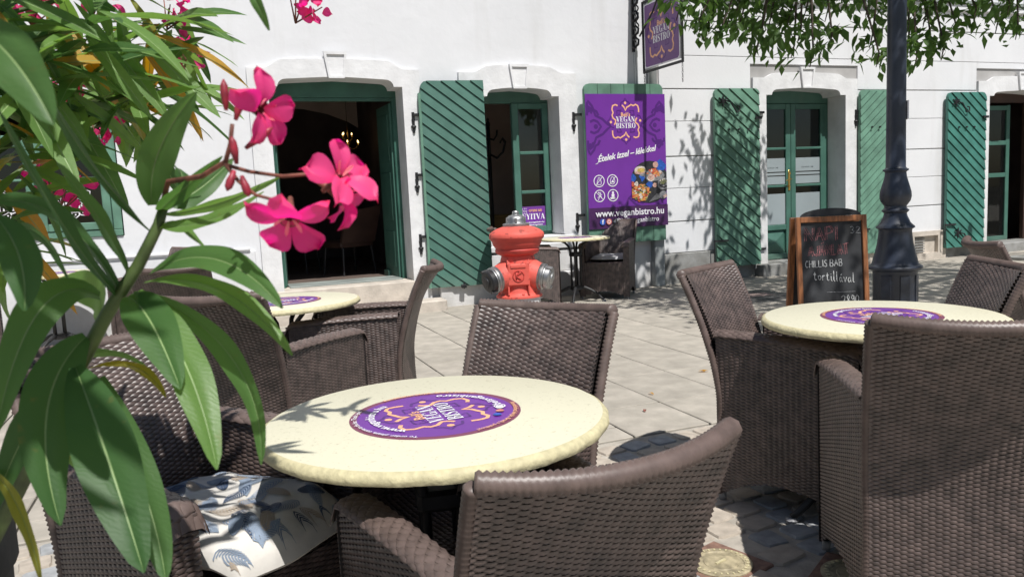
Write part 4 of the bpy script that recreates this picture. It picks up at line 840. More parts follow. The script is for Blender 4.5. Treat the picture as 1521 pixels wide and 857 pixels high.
for k in range(6):
    a=k*math.pi/3; b.box(-.008,.008,.066,.080,1.04,1.075,T=Matrix.Rotation(a,4,'Z'))
b.obj('cap_nut',M['steel'],e,'auto')
def outlet(ang,ln,capdark):
    T=Matrix.Translation((0,0,.665))@Matrix.Rotation(ang,4,'Z')@Matrix.Rotation(R(-10 if not capdark else 14),4,'Y') if False else Matrix.Translation((0,0,.675))@Matrix.Rotation(ang,4,'Z')@Matrix.Rotation(R(12),4,'Y')@Matrix.Diagonal((1,.92,.92,1))
    b=MB(); b.lathe([(.120,.04),(.120,.12),(.112,.145),(.106,.165),(.100,.18),(.097,ln)],28,axis='x',T=T); b.obj('outlet_neck',M['redfade'],e,'auto')
    b=MB(); b.lathe([(.088,ln),(.103,ln+.002),(.106,ln+.012),(.099,ln+.018),(.105,ln+.025),(.105,ln+.04),(.096,ln+.044),(.094,ln+.05)],28,axis='x',T=T); c=b.obj('outlet_ring',M['steel'],e,'auto')
    b=MB(); b.lathe([(.086,ln+.05),(.091,ln+.054),(.091,ln+.085),(.082,ln+.094),(.045,ln+.097),(.04,ln+.106),(.0,ln+.108)],28,axis='x',T=T)
    for k in range(2): b.box(ln+.05,ln+.10,-.013,.013,.086,.100,T=T@Matrix.Rotation(k*math.pi+.5,4,'X'))
    d=b.obj('outlet_cap',M['iron' if capdark else 'steel'],e,'auto')
outlet(R(212),.185,True); outlet(R(-18),.165,False)
b=MB(); b.box(-.080,.080,-.158,-.120,.585,.745,bev=.008); b.box(-.055,.055,-.164,-.156,.715,.735,bev=.002)
b.add([(-.080,-.158,.74),(-.05,-.156,.745),(-.080,-.150,.775),(-.080,-.12,.74),(-.05,-.12,.745),(-.08,-.12,.775)],[(0,1,2),(5,4,3),(0,3,4,1),(1,4,5,2)]); b.add([(.080,-.158,.74),(.05,-.156,.745),(.080,-.150,.775),(.080,-.12,.74),(.05,-.12,.745),(.08,-.12,.775)],[(2,1,0),(3,4,5),(1,4,3,0),(2,5,4,1)])
b.box(-.080,-.068,-.150,-.12,.515,.59); b.box(.068,.080,-.150,-.12,.515,.59); b.obj('badge_plate',M['redfade'],e)
b=MB(); b.tube([(.040*math.cos(a),-.160,.655+.040*math.sin(a)) for a in np.linspace(0,2*math.pi,25)],.0045,6)
for L in ([(-.016,.630),(-.016,.682)],[(-.014,.655),(.018,.683)],[(-.014,.655),(.018,.628)],[(.004,.688),(.022,.676)]): b.tube([(x,-.161,z) for x,z in L],.0055,6)
b.obj('badge_emblem',M['red'],e,True)
b=MB()
for k in range(8):
    a=k*math.pi/4+.2; b.lathe([(.010,0),(.010,.010),(.006,.013),(0,.013)],6,o=(.150*math.cos(a),.150*math.sin(a),.511))
b.obj('flange_bolts',M['redfade'],e,kind='stuff')
# ================================================================== LAMP POST
e=empty('lamp_post','tall dark blue-black cast-iron lamp post behind the right table','lamp post',(5.70,5.28,0))
pr=[(.235,0),(.235,.03),(.190,.05),(.182,.06),(.182,.40),(.186,.415),(.205,.425),(.222,.435),(.226,.450),(.220,.462),(.205,.468),(.192,.478),(.186,.50),(.182,.52),(.165,.58),(.150,.65),(.140,.72),(.135,.77),(.138,.785),(.150,.792),(.160,.80),(.156,.812),(.140,.825),(.122,.845),(.112,.87),(.098,.90),(.092,.925),(.100,.935),(.110,.943),(.112,.953),(.102,.962),(.092,.972),(.090,.99),(.105,1.01),(.122,1.035),(.130,1.07),(.128,1.11),(.115,1.16),(.100,1.21),(.090,1.25),(.086,1.285),(.092,1.292),(.106,1.30),(.104,1.312),(.090,1.318),(.082,1.33),(.080,1.6),(.078,2.2),(.076,3.0),(.060,3.02),(.055,4.1)]
b=MB(); b.lathe(pr,40); b.obj('post',M['lamp'],e,'auto')
b=MB(); b.lathe([(.06,4.1),(.09,4.12),(.09,4.16),(.20,4.22),(.24,4.6),(.10,4.75),(.03,4.8),(.0,4.9)],8); b.obj('lantern',M['lamp'],e)
MB().box(-.03,.03,-.012,0,0,.16).obj('inspection_sticker',M['pwhite'],e,loc=(.070,-.045,1.74),rot=(0,0,R(57)))
b=MB(); 
for a in (200,250,300):
    T=Matrix.Rotation(R(a),4,'Z'); b.box(.176,.186,-.045,.045,.06,.38,bev=.003,T=T)
b.obj('plinth_panel',M['lamp'],e,kind='stuff')
# ================================================================== CHALKBOARD
e=empty('menu_chalkboard','orange-wood framed chalkboard A-stand with handwritten daily menu beside the lamp post','chalkboard',(4.60,4.90,0),R(-24))
bw,bh=.545,.965
def lean(dy=0,tilt=5): return Matrix.Rotation(R(-tilt),4,'X')
T=Matrix.Translation((0,-.12,0))@Matrix.Rotation(R(-6),4,'X')
for q,nm in (((-bw/2,-bw/2+.034,-.02,.02,0,bh),'frame_post'),((bw/2-.036,bw/2,-.02,.02,0,bh),'frame_post'),((-bw/2+.034,bw/2-.036,-.019,.019,bh-.045,bh-.001),'frame_rail'),((-bw/2+.048,bw/2-.048,-.019,.019,.10,.15),'frame_rail')):
    MB().box(*q,bev=.003,T=T).obj(nm,M['wood'],e)
MB().box(-bw/2+.030,bw/2-.032,.0,.008,.15,bh-.05,T=T).obj('board',M['chalk'],e)
T2=Matrix.Translation((0,.12+.15,0))@Matrix.Rotation(R(9),4,'X')
ar=MB(); pts=[(.235*math.cos(a),0,bh+.001+.062*math.sin(a)) for a in np.linspace(0,math.pi,17)]; n=len(pts); V=[(x,-.008,z) for x,y,z in pts]+[(x,.008,z) for x,y,z in pts]; ar.add((np.c_[np.array(V),np.ones(2*n)]@np.array(T).T)[:,:3],[tuple(range(n)),tuple(range(n,2*n))[::-1]]+[(i,(i+1)%n,n+(i+1)%n,n+i)[::-1] for i in range(n)]); ar.obj('arched_top',M['chalk'],e)
for q,nm in (((-bw/2,-bw/2+.048,-.02,.02,0,bh),'rear_post'),((bw/2-.048,bw/2,-.02,.02,0,bh),'rear_post')): MB().box(*q,bev=.003,T=T2).obj(nm,M['wood'],e)
MB().box(-bw/2+.05,bw/2-.05,-.006,.006,.12,bh-.03,T=T2).obj('rear_board',M['chalk'],e)
T=np.array(T); P=Print(T[:3,3]+T[:3,1]*(-.0005),T[:3,0],T[:3,2],.0008)
# single-stroke hand lettering
HL={'N':[[(0,0),(0,1),(.7,0),(.7,1)]],'A':[[(0,0),(.35,1),(.7,0)],[(.15,.38),(.58,.38)]],'P':[[(0,0),(0,1),(.45,1),(.62,.8),(.5,.55),(0,.5)]],'I':[[(.1,0),(.1,1)]],'J':[[(.5,1),(.5,.15),(.3,0),(.05,.2)]],'Á':[[(0,0),(.35,1),(.7,0)],[(.15,.38),(.58,.38)],[(.35,1.1),(.5,1.28)]],'L':[[(0,1),(0,0),(.5,0)]],'T':[[(.3,0),(.3,1)],[(0,1),(.62,1.02)]],'G':[[(.6,.85),(.35,1),(.08,.8),(0,.45),(.2,.05),(.5,.05),(.62,.3),(.35,.32)]],
'C':[[(.55,.9),(.3,1),(.05,.7),(.03,.3),(.25,0),(.55,.12)]],'H':[[(0,0),(0,1)],[(.5,0),(.52,1)],[(0,.5),(.5,.52)]],'S':[[(.5,.9),(.25,1),(.05,.8),(.2,.55),(.45,.4),(.45,.12),(.2,0),(.0,.12)]],'B':[[(0,0),(0,1),(.4,1),(.5,.78),(.35,.55),(.0,.5)],[(.35,.55),(.58,.3),(.45,.02),(0,0)]],
't':[[(.2,.9),(.18,.15),(.35,0),(.5,.1)],[(0,.62),(.42,.64)]],'o':[[(.3,.55),(.08,.45),(.05,.12),(.3,0),(.5,.2),(.45,.48),(.3,.55)]],'r':[[(.05,0),(.08,.55)],[(.08,.4),(.3,.58),(.45,.5)]],'i':[[(.1,.55),(.1,.1),(.25,0)],[(.1,.75),(.12,.8)]],'l':[[(.08,1.15),(.08,.15),(.25,.0)]],'á':[[(.45,.5),(.2,.55),(.03,.25),(.2,0),(.42,.2),(.46,.5),(.46,.1),(.6,0)],[(.3,.72),(.45,.9)]],'v':[[(0,.55),(.2,0),(.42,.55)]],'a':[[(.45,.5),(.2,.55),(.03,.25),(.2,0),(.42,.2),(.46,.5),(.46,.1),(.6,0)]],
'2':[[(0,.8),(.25,1),(.48,.8),(.4,.5),(0,0),(.55,.02)]],'8':[[(.25,.5),(.05,.75),(.25,1),(.45,.75),(.25,.5),(.0,.22),(.25,0),(.5,.22),(.25,.5)]],'9':[[(.45,.7),(.25,.5),(.05,.7),(.22,1),(.45,.9),(.45,.4),(.3,0)]],'0':[[(.25,0),(.03,.3),(.05,.75),(.28,1),(.48,.7),(.45,.2),(.25,0)]],'3':[[(0,.9),(.25,1),(.4,.78),(.18,.55),(.45,.3),(.25,0),(0,.12)]],' ':[]}
rh=random.Random(9)
def hand(word,x,y,h,w,m,lw=.0055,double=False,slope=0,adv=.92):
    for c in word:
        mx=0
        for st in HL[c]:
            jit=lambda:(rh.uniform(-.035,.035),rh.uniform(-.035,.035))
            q=[]; 
            for px,pz in st: j=jit(); q.append((x+(px+j[0])*w,y+(pz+j[1])*h)); mx=max(mx,px)
            if double:
                d=.007
                for s_ in (-1,1): P.add(strip2d([(a+s_*d,b_+s_*d*.4) for a,b_ in q],lw*.8),m)
                for k in range(len(q)-1):
                    for t in (.5,): a=q[k][0]+(q[k+1][0]-q[k][0])*t; b_=q[k][1]+(q[k+1][1]-q[k][1])*t; P.add(strip2d([(a-d,b_),(a+d,b_+.006)],lw*.5),m)
            else: P.add(strip2d(q,lw),m)
        x+=w*(mx+.24 if c!=' ' else .45)*adv/.92; y+=slope*w
hand('NAPI',-.20,.775,.105,.085,'cpink',.0055,double=True); hand('AJÁNLAT',-.18,.655,.080,.052,'cpink',.0048,double=True,slope=.02,adv=.92)
hand('32',.15,.82,.055,.06,'cgrey',.005); hand('CHILLIS BAB',-.21,.565,.052,.042,'cwhite',.006,slope=.01,adv=.86)
hand('tortillával',-.15,.465,.070,.046,'cwhite',.006,slope=-.07,adv=.9)
P.add(strip2d([(-.05,.365),(.05,.362),(.17,.363)],.003),'cgrey'); hand('2890',.06,.265,.07,.055,'cwhite',.0055,adv=.80)
P.obj('chalk_writing',e,kind='stuff')
# ================================================================== TABLES
def table(label,x,y,h,rs=0,er=0,cast=True,sc=1.0,printed=2,tilt=0):
    e=empty('round_table',label,'table',(x,y,0),rs,'round bistro tables with cream tops and purple emblems')
    r=random.Random(int(x*100)+5); b=MB(); n=96; t=.027; prof=[(.0,h),(.386,h),(.394,h-.004),(.4,h-.012),(.4,h-.019),(.397,h-.026),(.37,h-t),(.0,h-t)]
    b2=MB(); b2.lathe(prof[1:5]+prof[5:7],n,mi=0)
    V=b2.v[0]
    me_v=[];
    rr=[1+.0035*math.sin(k*1.7)+.003*r.uniform(-1,1) for k in range(n)]
    V=V.copy(); k=np.arange(len(V))%n; row=np.arange(len(V))//n
    V[:,:2]*=np.where((row>=1)&(row<=4),np.array(rr)[k],1.0)[:,None]; b2.v[0]=V
    # top face keeps the smooth stone colour, the rim a rougher broken one
    b2.m=[0 if (len(f)>4 and i==len(b2.f)-2) else 1 for i,f in enumerate(b2.f)]
    b2.obj('tabletop',[M['top'],M['topedge']],e,'auto')
    if printed:
        P=Print((0,0,h),(1,0,0),(0,1,0),.0008)
        P.add(disc2d((0,0),.198,64),'maroon',lift=-.0003); P.add(disc2d((0,0),.181,64),'purple',lift=-.0001)
        if printed>1:
            logo(P,.105,0,0,rot=er,lobes='purple_dk',scaley=1.0); ER=math.degrees(er)
            u=text2d('www.veganbistro.hu',.030,0,.0006,1.05); P.add(bend(u,.150,90+ER),'pwhite')
            u=text2d('@belisveganbistro',.030,0,.0006,1.05); P.add(bend(u,.150,300+ER,True),'pwhite')
            for a,m in ((234,'fb'),(246,'ig'),(257,'pwhite')): P.add(disc2d((.150*math.cos(R(a+ER)),.150*math.sin(R(a+ER))),.010,14),m)
            for tx,a,m in (('Rendeléshez kérjük, fáradj a pulthoz!',90,'orange'),('To order, please, come to the bar. Thank you!',205,'pwhite'),('Rendeléshez kérjük, fáradj a pulthoz!',330,'orange')):
                u=text2d(tx,.0165,0,.0002); P.add(bend(u,.1865,a),m)
        P.obj('emblem_sticker',e)
    # base: hub plate, four rods, collars, four curved feet
    b=MB(); b.box(-.17,.17,-.02,.02,h-t-.012,h-t); b.box(-.02,.02,-.17,.17,h-t-.0125,h-t-.0005); b.obj('top_bracket',M['iron'],e)
    for k in range(4):
        a=R(45+90*k); c,s_=math.cos(a),math.sin(a); q=lambda r_,z:(r_*c,r_*s_,z)
        MB().tube([q(.16,h-t-.012),q(.12,h-t-.03),q(.075,h-t-.08),q(.058,h-t-.16),q(.056,.5),q(.056,.16)],.0125,8).obj('column_rod',M['iron'],e,True)
        MB().tube([q(.04,.17),q(.09,.165),q(.17,.13),(.24*c,.24*s_,.085),(.285*c,.285*s_,.035),(.31*c,.31*s_,.018)],[.016,.02,.018,.015,.014,.014],8).obj('foot',M['iron'],e,True)
        MB().lathe([(.022,0),(.024,.01),(.016,.02)],10,o=(.31*c,.31*s_,0)).obj('glide',M['footgrey'],e,'auto')
    for z in (.135,h-t-.19): MB().box(-.058,.058,-.058,.058,z,z+.05,bev=.01).obj('collar',M['iron'],e)
    return e
table('largest, nearest round cream table, leaf shadows across its purple emblem',.456,1.726,.732,R(-10),R(99))
table('round cream table with purple emblem in front of the chalkboard and lamp post',2.172,2.072,.749,R(20),R(-5))
table('round cream table with purple emblem outside the dark doorway',.33,4.23,.742,R(10),R(0))
table('round cream table under the casement window, right of the hydrant',3.90,8.10,.74,R(10))
table('farthest left round cream table, under the far left window',-1.35,8.15,.74,R(15))
# ================================================================== WICKER ARMCHAIRS
def surf(P,N,U,V,p=.0215,h=.0061,amp=.0026,keep=None,S=3,vert=False):
    """basket weave of flat strands over round stakes, laid on the surface P(u,v); returns verts, quads"""
    nc=max(2,int(round(U/p))); nr=max(2,int(round(V/h))); k=nc*S+1
    u=np.linspace(0,1,k); ph=np.pi*np.arange(k)/S
    i=np.arange(nr); cs=np.array([(.03,-.0012),(.5,.0012),(.97,-.0012)])
    uu=np.broadcast_to(u[None,None,:],(nr,3,k)); vv=np.clip((i[:,None,None]+.5+(cs[None,:,0,None]-.5)*(1.22+.62*np.cos(ph[None,None,:]+np.pi*i[:,None,None])))/nr,0,1)
    d=amp*np.cos(ph[None,None,:]+np.pi*i[:,None,None])+cs[None,:,1][:,:,None]
    d=np.broadcast_to(d,(nr,3,k)); pos=P(uu.ravel(),vv.ravel())
    e=1e-3; du=P(np.clip(uu.ravel()+e,0,1.01),vv.ravel())-P(uu.ravel()-e,vv.ravel()); dv=P(uu.ravel(),vv.ravel()+e)-P(uu.ravel(),vv.ravel()-e)
    n=np.cross(du,dv); n/=np.linalg.norm(n,axis=1)[:,None]+1e-12; n*=N
    pos=pos+n*d.ravel()[:,None]
    idx=np.arange(nr*3*k).reshape(nr,3,k)
    q=np.stack([idx[:,:2,:-1],idx[:,:2,1:],idx[:,1:,1:],idx[:,1:,:-1]],-1).reshape(-1,4)
    if N<0: q=q[:,::-1]
    if keep is not None:
        m=keep(pos); q=q[m[q].all(1)]
    return pos,q
def nmesh(name,parts,m,smooth=True):
    V=[];Q=[];n=0
    for v,q in parts: V.append(v);Q.append(q+n);n+=len(v)
    V=np.concatenate(V).astype(np.float32);Q=np.concatenate(Q).astype(np.int32)
    me=bpy.data.meshes.new(name); me.vertices.add(len(V)); me.vertices.foreach_set('co',V.ravel()); me.loops.add(Q.size); me.loops.foreach_set('vertex_index',Q.ravel()); me.polygons.add(len(Q)); me.polygons.foreach_set('loop_start',np.arange(0,Q.size,4,dtype=np.int32)); me.polygons.foreach_set('loop_total',np.full(len(Q),4,dtype=np.int32))
    me.polygons.foreach_set('use_smooth',np.ones(len(Q),dtype=bool)); me.materials.append(M[m]); me.update(calc_edges=True); me.validate(); return me
def grid(P,off,m=10,k=14,keep=None):
    """plain dark sheet behind the strands"""
    u,v=np.meshgrid(np.linspace(0,1,m),np.linspace(0,1,k),indexing='ij'); p=P(u.ravel(),v.ravel())
    e=1e-3; du=P(u.ravel()+e,v.ravel())-P(u.ravel()-e,v.ravel()); dv=P(u.ravel(),v.ravel()+e)-P(u.ravel(),v.ravel()-e); n=np.cross(du,dv); n/=np.linalg.norm(n,axis=1)[:,None]+1e-12
    p=p+n*off; i=np.arange(m*k).reshape(m,k); q=np.stack([i[:-1,:-1],i[1:,:-1],i[1:,1:],i[:-1,1:]],-1).reshape(-1,4)
    if keep is not None: mm=keep(p); q=q[mm[q].all(1)]
    return p,q
ZT=.89
def hw(z): return .224+.016*np.clip((z-.35)/(ZT-.35),0,1.02)
def yback(s,z,off=0):
    t=np.clip((z-.40)/(ZT-.40),0,1.02); b=np.clip((z-.50)/(ZT-.50),0,1.02)
    return -.275-.15*t**1.6-.062*(1-s*s)*b**2.4+off-.012*np.clip(1-z/.3,0,1)
def ztop(s): return ZT-.012*(1-s*s)
def P_back(u,v): s=2*u-1; z=.025+(ztop(s)-.025)*v; return np.stack([s*hw(z),yback(s,z),z],-1)
def P_bin(u,v): s=(2*u-1)*.93; z=.44+(ztop(s)-.44)*v; return np.stack([s*hw(z),yback(s,z,.034),z],-1)
def za(y): t=np.clip((y+.27)/.55,0,1); return .668-.022*t*t
def P_side(sg,x=.287):
    def f(u,v): y=-.272+.545*u; z=.025+(za(y)-.025)*v; return np.stack([sg*(x-.058*(1-u)**1.2+.008*np.clip(z,0,.7)+0*y),y,z],-1)
    return f
def P_sin(sg):
    def f(u,v): y=-.25+.50*u; z=.42+(za(y)-.42)*v; return np.stack([sg*(.190+.038*u),y,z],-1)
    return f
def P_arm(sg):    # u runs along the arm, v across its rounded top
    def f(u,v): y=-.272+.56*u; a=np.pi*(1-v); c=.214+.048*u; w=.036+.010*u; drop=.05*np.clip((u-.93)/.07,0,1)**2; return np.stack([sg*(c+w*np.cos(a)*(-1)),y,za(y)-.012-drop+.024*np.sin(a)],-1)
    return f
def P_fpost(sg):
    def f(u,v): z=.025+(.64-.025)*v; return np.stack([sg*(.228+.066*u+.004*v),.275+0*z,z],-1)
    return f
def P_apron(u,v): z=.05+.375*v; x=-.228+.456*u; return np.stack([x,.268+0*z,z],-1)
def P_seat(u,v): y=-.26+.52*v; x=(2*u-1)*(.190+.038*v); return np.stack([x,y,.425-.012*np.sin(np.pi*u)*np.sin(np.pi*v)],-1)
arch=lambda ax,half,top:(lambda p: p[:,2]>.03+top*(1-np.clip(np.abs(p[:,ax])/half,0,1)**2.2))
kb=arch(0,.205,.080); ks=arch(1,.25,.080); kf=arch(0,.22,.06)
def ribtube(pts,r,pit=.0115,amp=.0022,n=8):
    """tube wound with strand: radius rises and falls along it"""
    pts=np.array(pts,float); L=np.r_[0,np.cumsum(np.linalg.norm(np.diff(pts,axis=0),axis=1))]; m=int(L[-1]/pit)*2+1; t=np.linspace(0,L[-1],m)
    p=np.stack([np.interp(t,L,pts[:,j]) for j in range(3)],-1); rr=[r+(amp if k%2 else -amp) for k in range(m)]
    b=MB(); b.tube([tuple(x) for x in p],rr,n); return b
def joinmb(*bs):
    o=MB()
    for b in bs:
        off=o.n; o.v+=b.v; o.f+=[tuple(i+off for i in f) for f in b.f]; o.m+=b.m; o.n+=b.n
    return o
CH={}
CH['back_w']=nmesh('backrest_weave',[surf(P_back,1 if False else 1,.57,.86,keep=kb),surf(P_bin,-1,.50,.45)],'wick')
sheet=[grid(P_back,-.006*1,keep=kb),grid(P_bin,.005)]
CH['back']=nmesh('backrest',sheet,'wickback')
ss=np.linspace(-1,1,25); top=[(s*float(hw(np.array(ZT))),float(yback(s,ZT,.016)),float(ztop(s))) for s in ss]
lft=[(-float(hw(np.array(z)))-.002,float(yback(-1,z,.014)),z) for z in np.linspace(.03,ZT-.004,30)]; rgt=[(-x,y,z) for x,y,z in lft]
CH['rim']=joinmb(ribtube(top,.0185),ribtube(lft,.0145),ribtube(rgt,.0145)).mesh('back_rim',[M['wicktop']],True)
af=[(x,float(yback(x/.23,.06,0)),.03+.080*(1-min(1,abs(x)/.205)**2.2)) for x in np.linspace(-.215,.215,17)]
CH['rimb']=ribtube(af,.009,amp=.0008).mesh('lower_rim',[M['wicktop']],True)
for sg,k in ((-1,'L'),(1,'R')):
    CH['side_w'+k]=nmesh('side_weave',[surf(P_side(sg),sg,.545,.63,keep=ks),surf(P_sin(sg),-sg,.50,.24),surf(P_fpost(sg),-sg*(1),.066,.61,p=.022)],'wick')
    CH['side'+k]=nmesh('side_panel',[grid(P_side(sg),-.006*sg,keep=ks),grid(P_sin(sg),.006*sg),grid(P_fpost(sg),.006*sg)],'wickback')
    CH['arm_w'+k]=nmesh('arm_weave',[surf(P_arm(sg),sg*1,.56,.115,h=.0135,p=.020,amp=.0014)],'wicktop')
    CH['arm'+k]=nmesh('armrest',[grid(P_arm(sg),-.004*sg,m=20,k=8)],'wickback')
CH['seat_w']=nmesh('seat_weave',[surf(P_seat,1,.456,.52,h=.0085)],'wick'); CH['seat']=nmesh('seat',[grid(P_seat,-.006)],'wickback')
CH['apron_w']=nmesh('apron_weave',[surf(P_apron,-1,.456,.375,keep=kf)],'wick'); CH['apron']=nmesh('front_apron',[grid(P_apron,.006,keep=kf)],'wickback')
b=MB(); b.tube([(0,0,.0),(0,0,.035)],.0135,10); CH['tip']=b.mesh('foot_tip',[M['footgrey']],True)
b=MB(); b.tube([(0,0,.03),(0,0,.20)],.012,8); CH['leg']=b.mesh('leg',[M['iron']],True)
CG='brown wicker armchairs round the bistro tables'
def chair(label):
    e=empty('wicker_armchair',label,'chair',(0,0,0),0,CG)
    o=put('backrest',CH['back'],e); put('woven_strands',CH['back_w'],o,kind='stuff'); put('wrapped_rim',CH['rim'],o); put('lower_rim',CH['rimb'],o)
    for k,sg in (('L',-1),('R',1)):
        o=put('side_panel',CH['side'+k],e); put('woven_strands',CH['side_w'+k],o,kind='stuff')
        o=put('armrest',CH['arm'+k],e); put('woven_strands',CH['arm_w'+k],o,kind='stuff')
        for y in (-.262,.262):
            l=put('leg',CH['leg'],e,loc=(sg*(.216 if y<0 else .272),y,0)); put('foot_tip',CH['tip'],l)
    o=put('seat',CH['seat'],e); put('woven_strands',CH['seat_w'],o,kind='stuff')
    o=put('front_apron',CH['apron'],e); put('woven_strands',CH['apron_w'],o,kind='stuff')
    return e
def face(dx,dy): return math.atan2(-dx,dy)   # chairs are built looking along +Y
spots=[((.50,1.385),(-.085,1),.942,'foreground wicker armchair seen from behind, curved rim overlapping the nearest table'),
((.935-.36,2.155-.235),(-.83,-.55),1,'wicker armchair across the nearest table, flat back facing the camera'),
((2.12,2.37),(.49,-.87),1,'wicker armchair left of the chalkboard table, side panel in dark shade'),
((1.90,1.603),(.60,.80),1,'large wicker armchair at right edge seen from behind, half its back shaded'),
((2.73-.37,2.04+.22),(-.86,.5),1,'wicker chair behind the chalkboard table at the right edge, sunlit inner back'),
((3.96,2.58),(.82,-.57),1,'farthest wicker chair back at the right frame edge, dark with bright rim'),
((.68,4.14),(-.93,.37),1,'wicker armchair right of the doorway table, side-on below the green shutter'),
((.20,3.42),(.58,.81),1.03,'wicker armchair seen from behind at the doorway table, dark half-round shadow'),
((-.05,1.98),(.60,-.80),1,'wicker armchair in leaf shade at lower left, holding the blue leaf-print cushion'),
((4.43,8.27),(-.68,-.73),1,'wicker armchair under the purple banner with thin grey seat cushion'),
((3.38,8.18),(.96,-.25),1,'wicker armchair mostly hidden behind the fire hydrant'),
((-.50,7.90),(-.75,-.65),1,'wicker armchair right of the farthest left table'),
((-2.04,7.54),(.8,.6),1,'wicker armchair at far left frame edge behind oleander leaves'),
((-.13,5.67),(.3,.95),1,'wicker armchair behind the oleander stem, between doorway and far left tables')]
c0=chair(spots[0][3]); 
for i,((x,y),(dx,dy),sc,lab) in enumerate(spots):
    c=c0 if i==0 else dup(c0,label=lab); c.location=(x,y,0); c.rotation_euler=(0,0,face(dx,dy)); c.scale=(sc,)*3
# ---- cushions
def cushion(name,label,loc,rz,w,d,t,m,prints=None,cat='cushion',seed=1,rnd=4,group=None,sag=.0):
    e=empty(name,label,cat,loc,rz,group); r=random.Random(seed); n=64 if prints else 26
    u=np.linspace(-1,1,n); V=[];F=[]
    dm=[(r.uniform(-.6,.6),r.uniform(-.6,.6)) for _ in range(5)]
    def H(a,b_):
        e_=max(0,(1-abs(a)**rnd))*max(0,(1-abs(b_)**rnd)); h=t*(e_**.45)
        for q in dm: h-=t*.15*math.exp(-((a-q[0])**2+(b_-q[1])**2)/.03)
        h+=.10*t*math.sin(5*a+3*b_+seed)*e_+.05*t*math.sin(11*a-7*b_+2*math.sin(4*b_))*e_+.02*t*math.sin(19*b_+6*a)*e_
        return h
    def XY(a,b_): k=1-.10*(a*a*b_*b_); return a*w/2*k*(1+.015*math.sin(7*b_)),b_*d/2*k*(1+.015*math.sin(6*a))
    for a in u:
        for b_ in u: x,y=XY(a,b_); V.append((x,y,H(a,b_)-sag*(b_>.6)*(b_-.6)))
    for a in u:
        for b_ in u: x,y=XY(a,b_); V.append((x,y,-.35*H(a,b_)-sag*(b_>.6)*(b_-.6)))
    for i in range(n-1):
        for j in range(n-1): F.append((i*n+j,(i+1)*n+j,(i+1)*n+j+1,i*n+j+1)); F.append(tuple(n*n+q for q in (i*n+j,i*n+j+1,(i+1)*n+j+1,(i+1)*n+j)))
    b=MB(); b.add(V,F); b.obj('cover',M[m],e,True)
    if prints:
        ms=['cushN','cushB','cushT']; pm=MB()
        def lay(pts,mi,lift):
            q=[]
            for x,y in pts:
                a=max(-.995,min(.995,x/(w/2))); b_=max(-.995,min(.995,y/(d/2))); X,Y=XY(a,b_); q.append((X,Y,H(a,b_)-sag*(b_>.6)*(b_-.6)+lift))
            return q
        for k in range(prints):
            gx=k%9; gy=k//9; cx=((gx+r.uniform(.1,.9))/9-.5)*w*1.04; cy=((gy+r.uniform(.1,.9))/9.4-.5)*d*1.04; a0=r.uniform(0,6.28); L=r.uniform(.06,.11); mi=r.choice((0,1,1,2,2)); cv_=r.uniform(-2.5,2.5); nb=15
            for j in range(nb):
                t_=j/(nb-1); s_=t_*L; a=a0+cv_*s_; px=cx+math.cos(a0+cv_*s_/2)*s_; py=cy+math.sin(a0+cv_*s_/2)*s_
                for sd_ in (-1,1):
                    bl=.036*math.sin(math.pi*min(1,.2+.8*t_))*(1.05-t_*.5); aa=a+sd_*R(58-25*t_)
                    nx,ny=-math.sin(aa),math.cos(aa); wd=.0013
                    pts=[]; 
                    for q in (0,.35,.7,1): ww=wd*(1-q)**.6+.0004; ex=px+math.cos(aa+sd_*-.4*q)*bl*q; ey=py+math.sin(aa+sd_*-.4*q)*bl*q; pts.append((ex+nx*ww,ey+ny*ww)); pts.append((ex-nx*ww,ey-ny*ww))
                    if any(abs(x)>w*.497 or abs(y)>d*.497 for x,y in pts): continue
                    q=lay(pts,mi,.0011+.00004*k); pm.add(q,[(0,1,3,2),(2,3,5,4),(4,5,7,6)],mi)
        pm.obj('leaf_print',[M[x] for x in ms],e,kind='stuff')
    return e
lc=spots[8]; 
cushion('seat_cushion','crumpled blue, navy and beige leaf-print seat cushion on the lower left wicker chair',(-.015,1.925,.485),face(.66,-.75),.39,.50,.075,'cushL',prints=84,seed=4,sag=.06)
cushion('seat_cushion','thin grey seat cushion on the wicker chair under the purple banner',(4.47,8.31,.455),face(-.68,-.73),.44,.46,.045,'cushG',seed=6)
cushion('seat_cushion','dark blue-grey seat cushion barely showing in the foreground wicker chair',(.445,1.23,.455),face(-.07,1),.44,.46,.04,'cushgr',seed=8,rnd=2.6)
cushion('seat_cushion','beige and grey cushion under the chalkboard table beside the large right chair',(2.36,2.24,.50),face(-.86,.5),.42,.44,.09,'cushbg',seed=9,prints=10)
cushion('seat_cushion','small pale cushion on the far chair behind the oleander stem',(-.47,7.93,.46),face(-.75,-.65),.42,.44,.06,'cushT',seed=10)
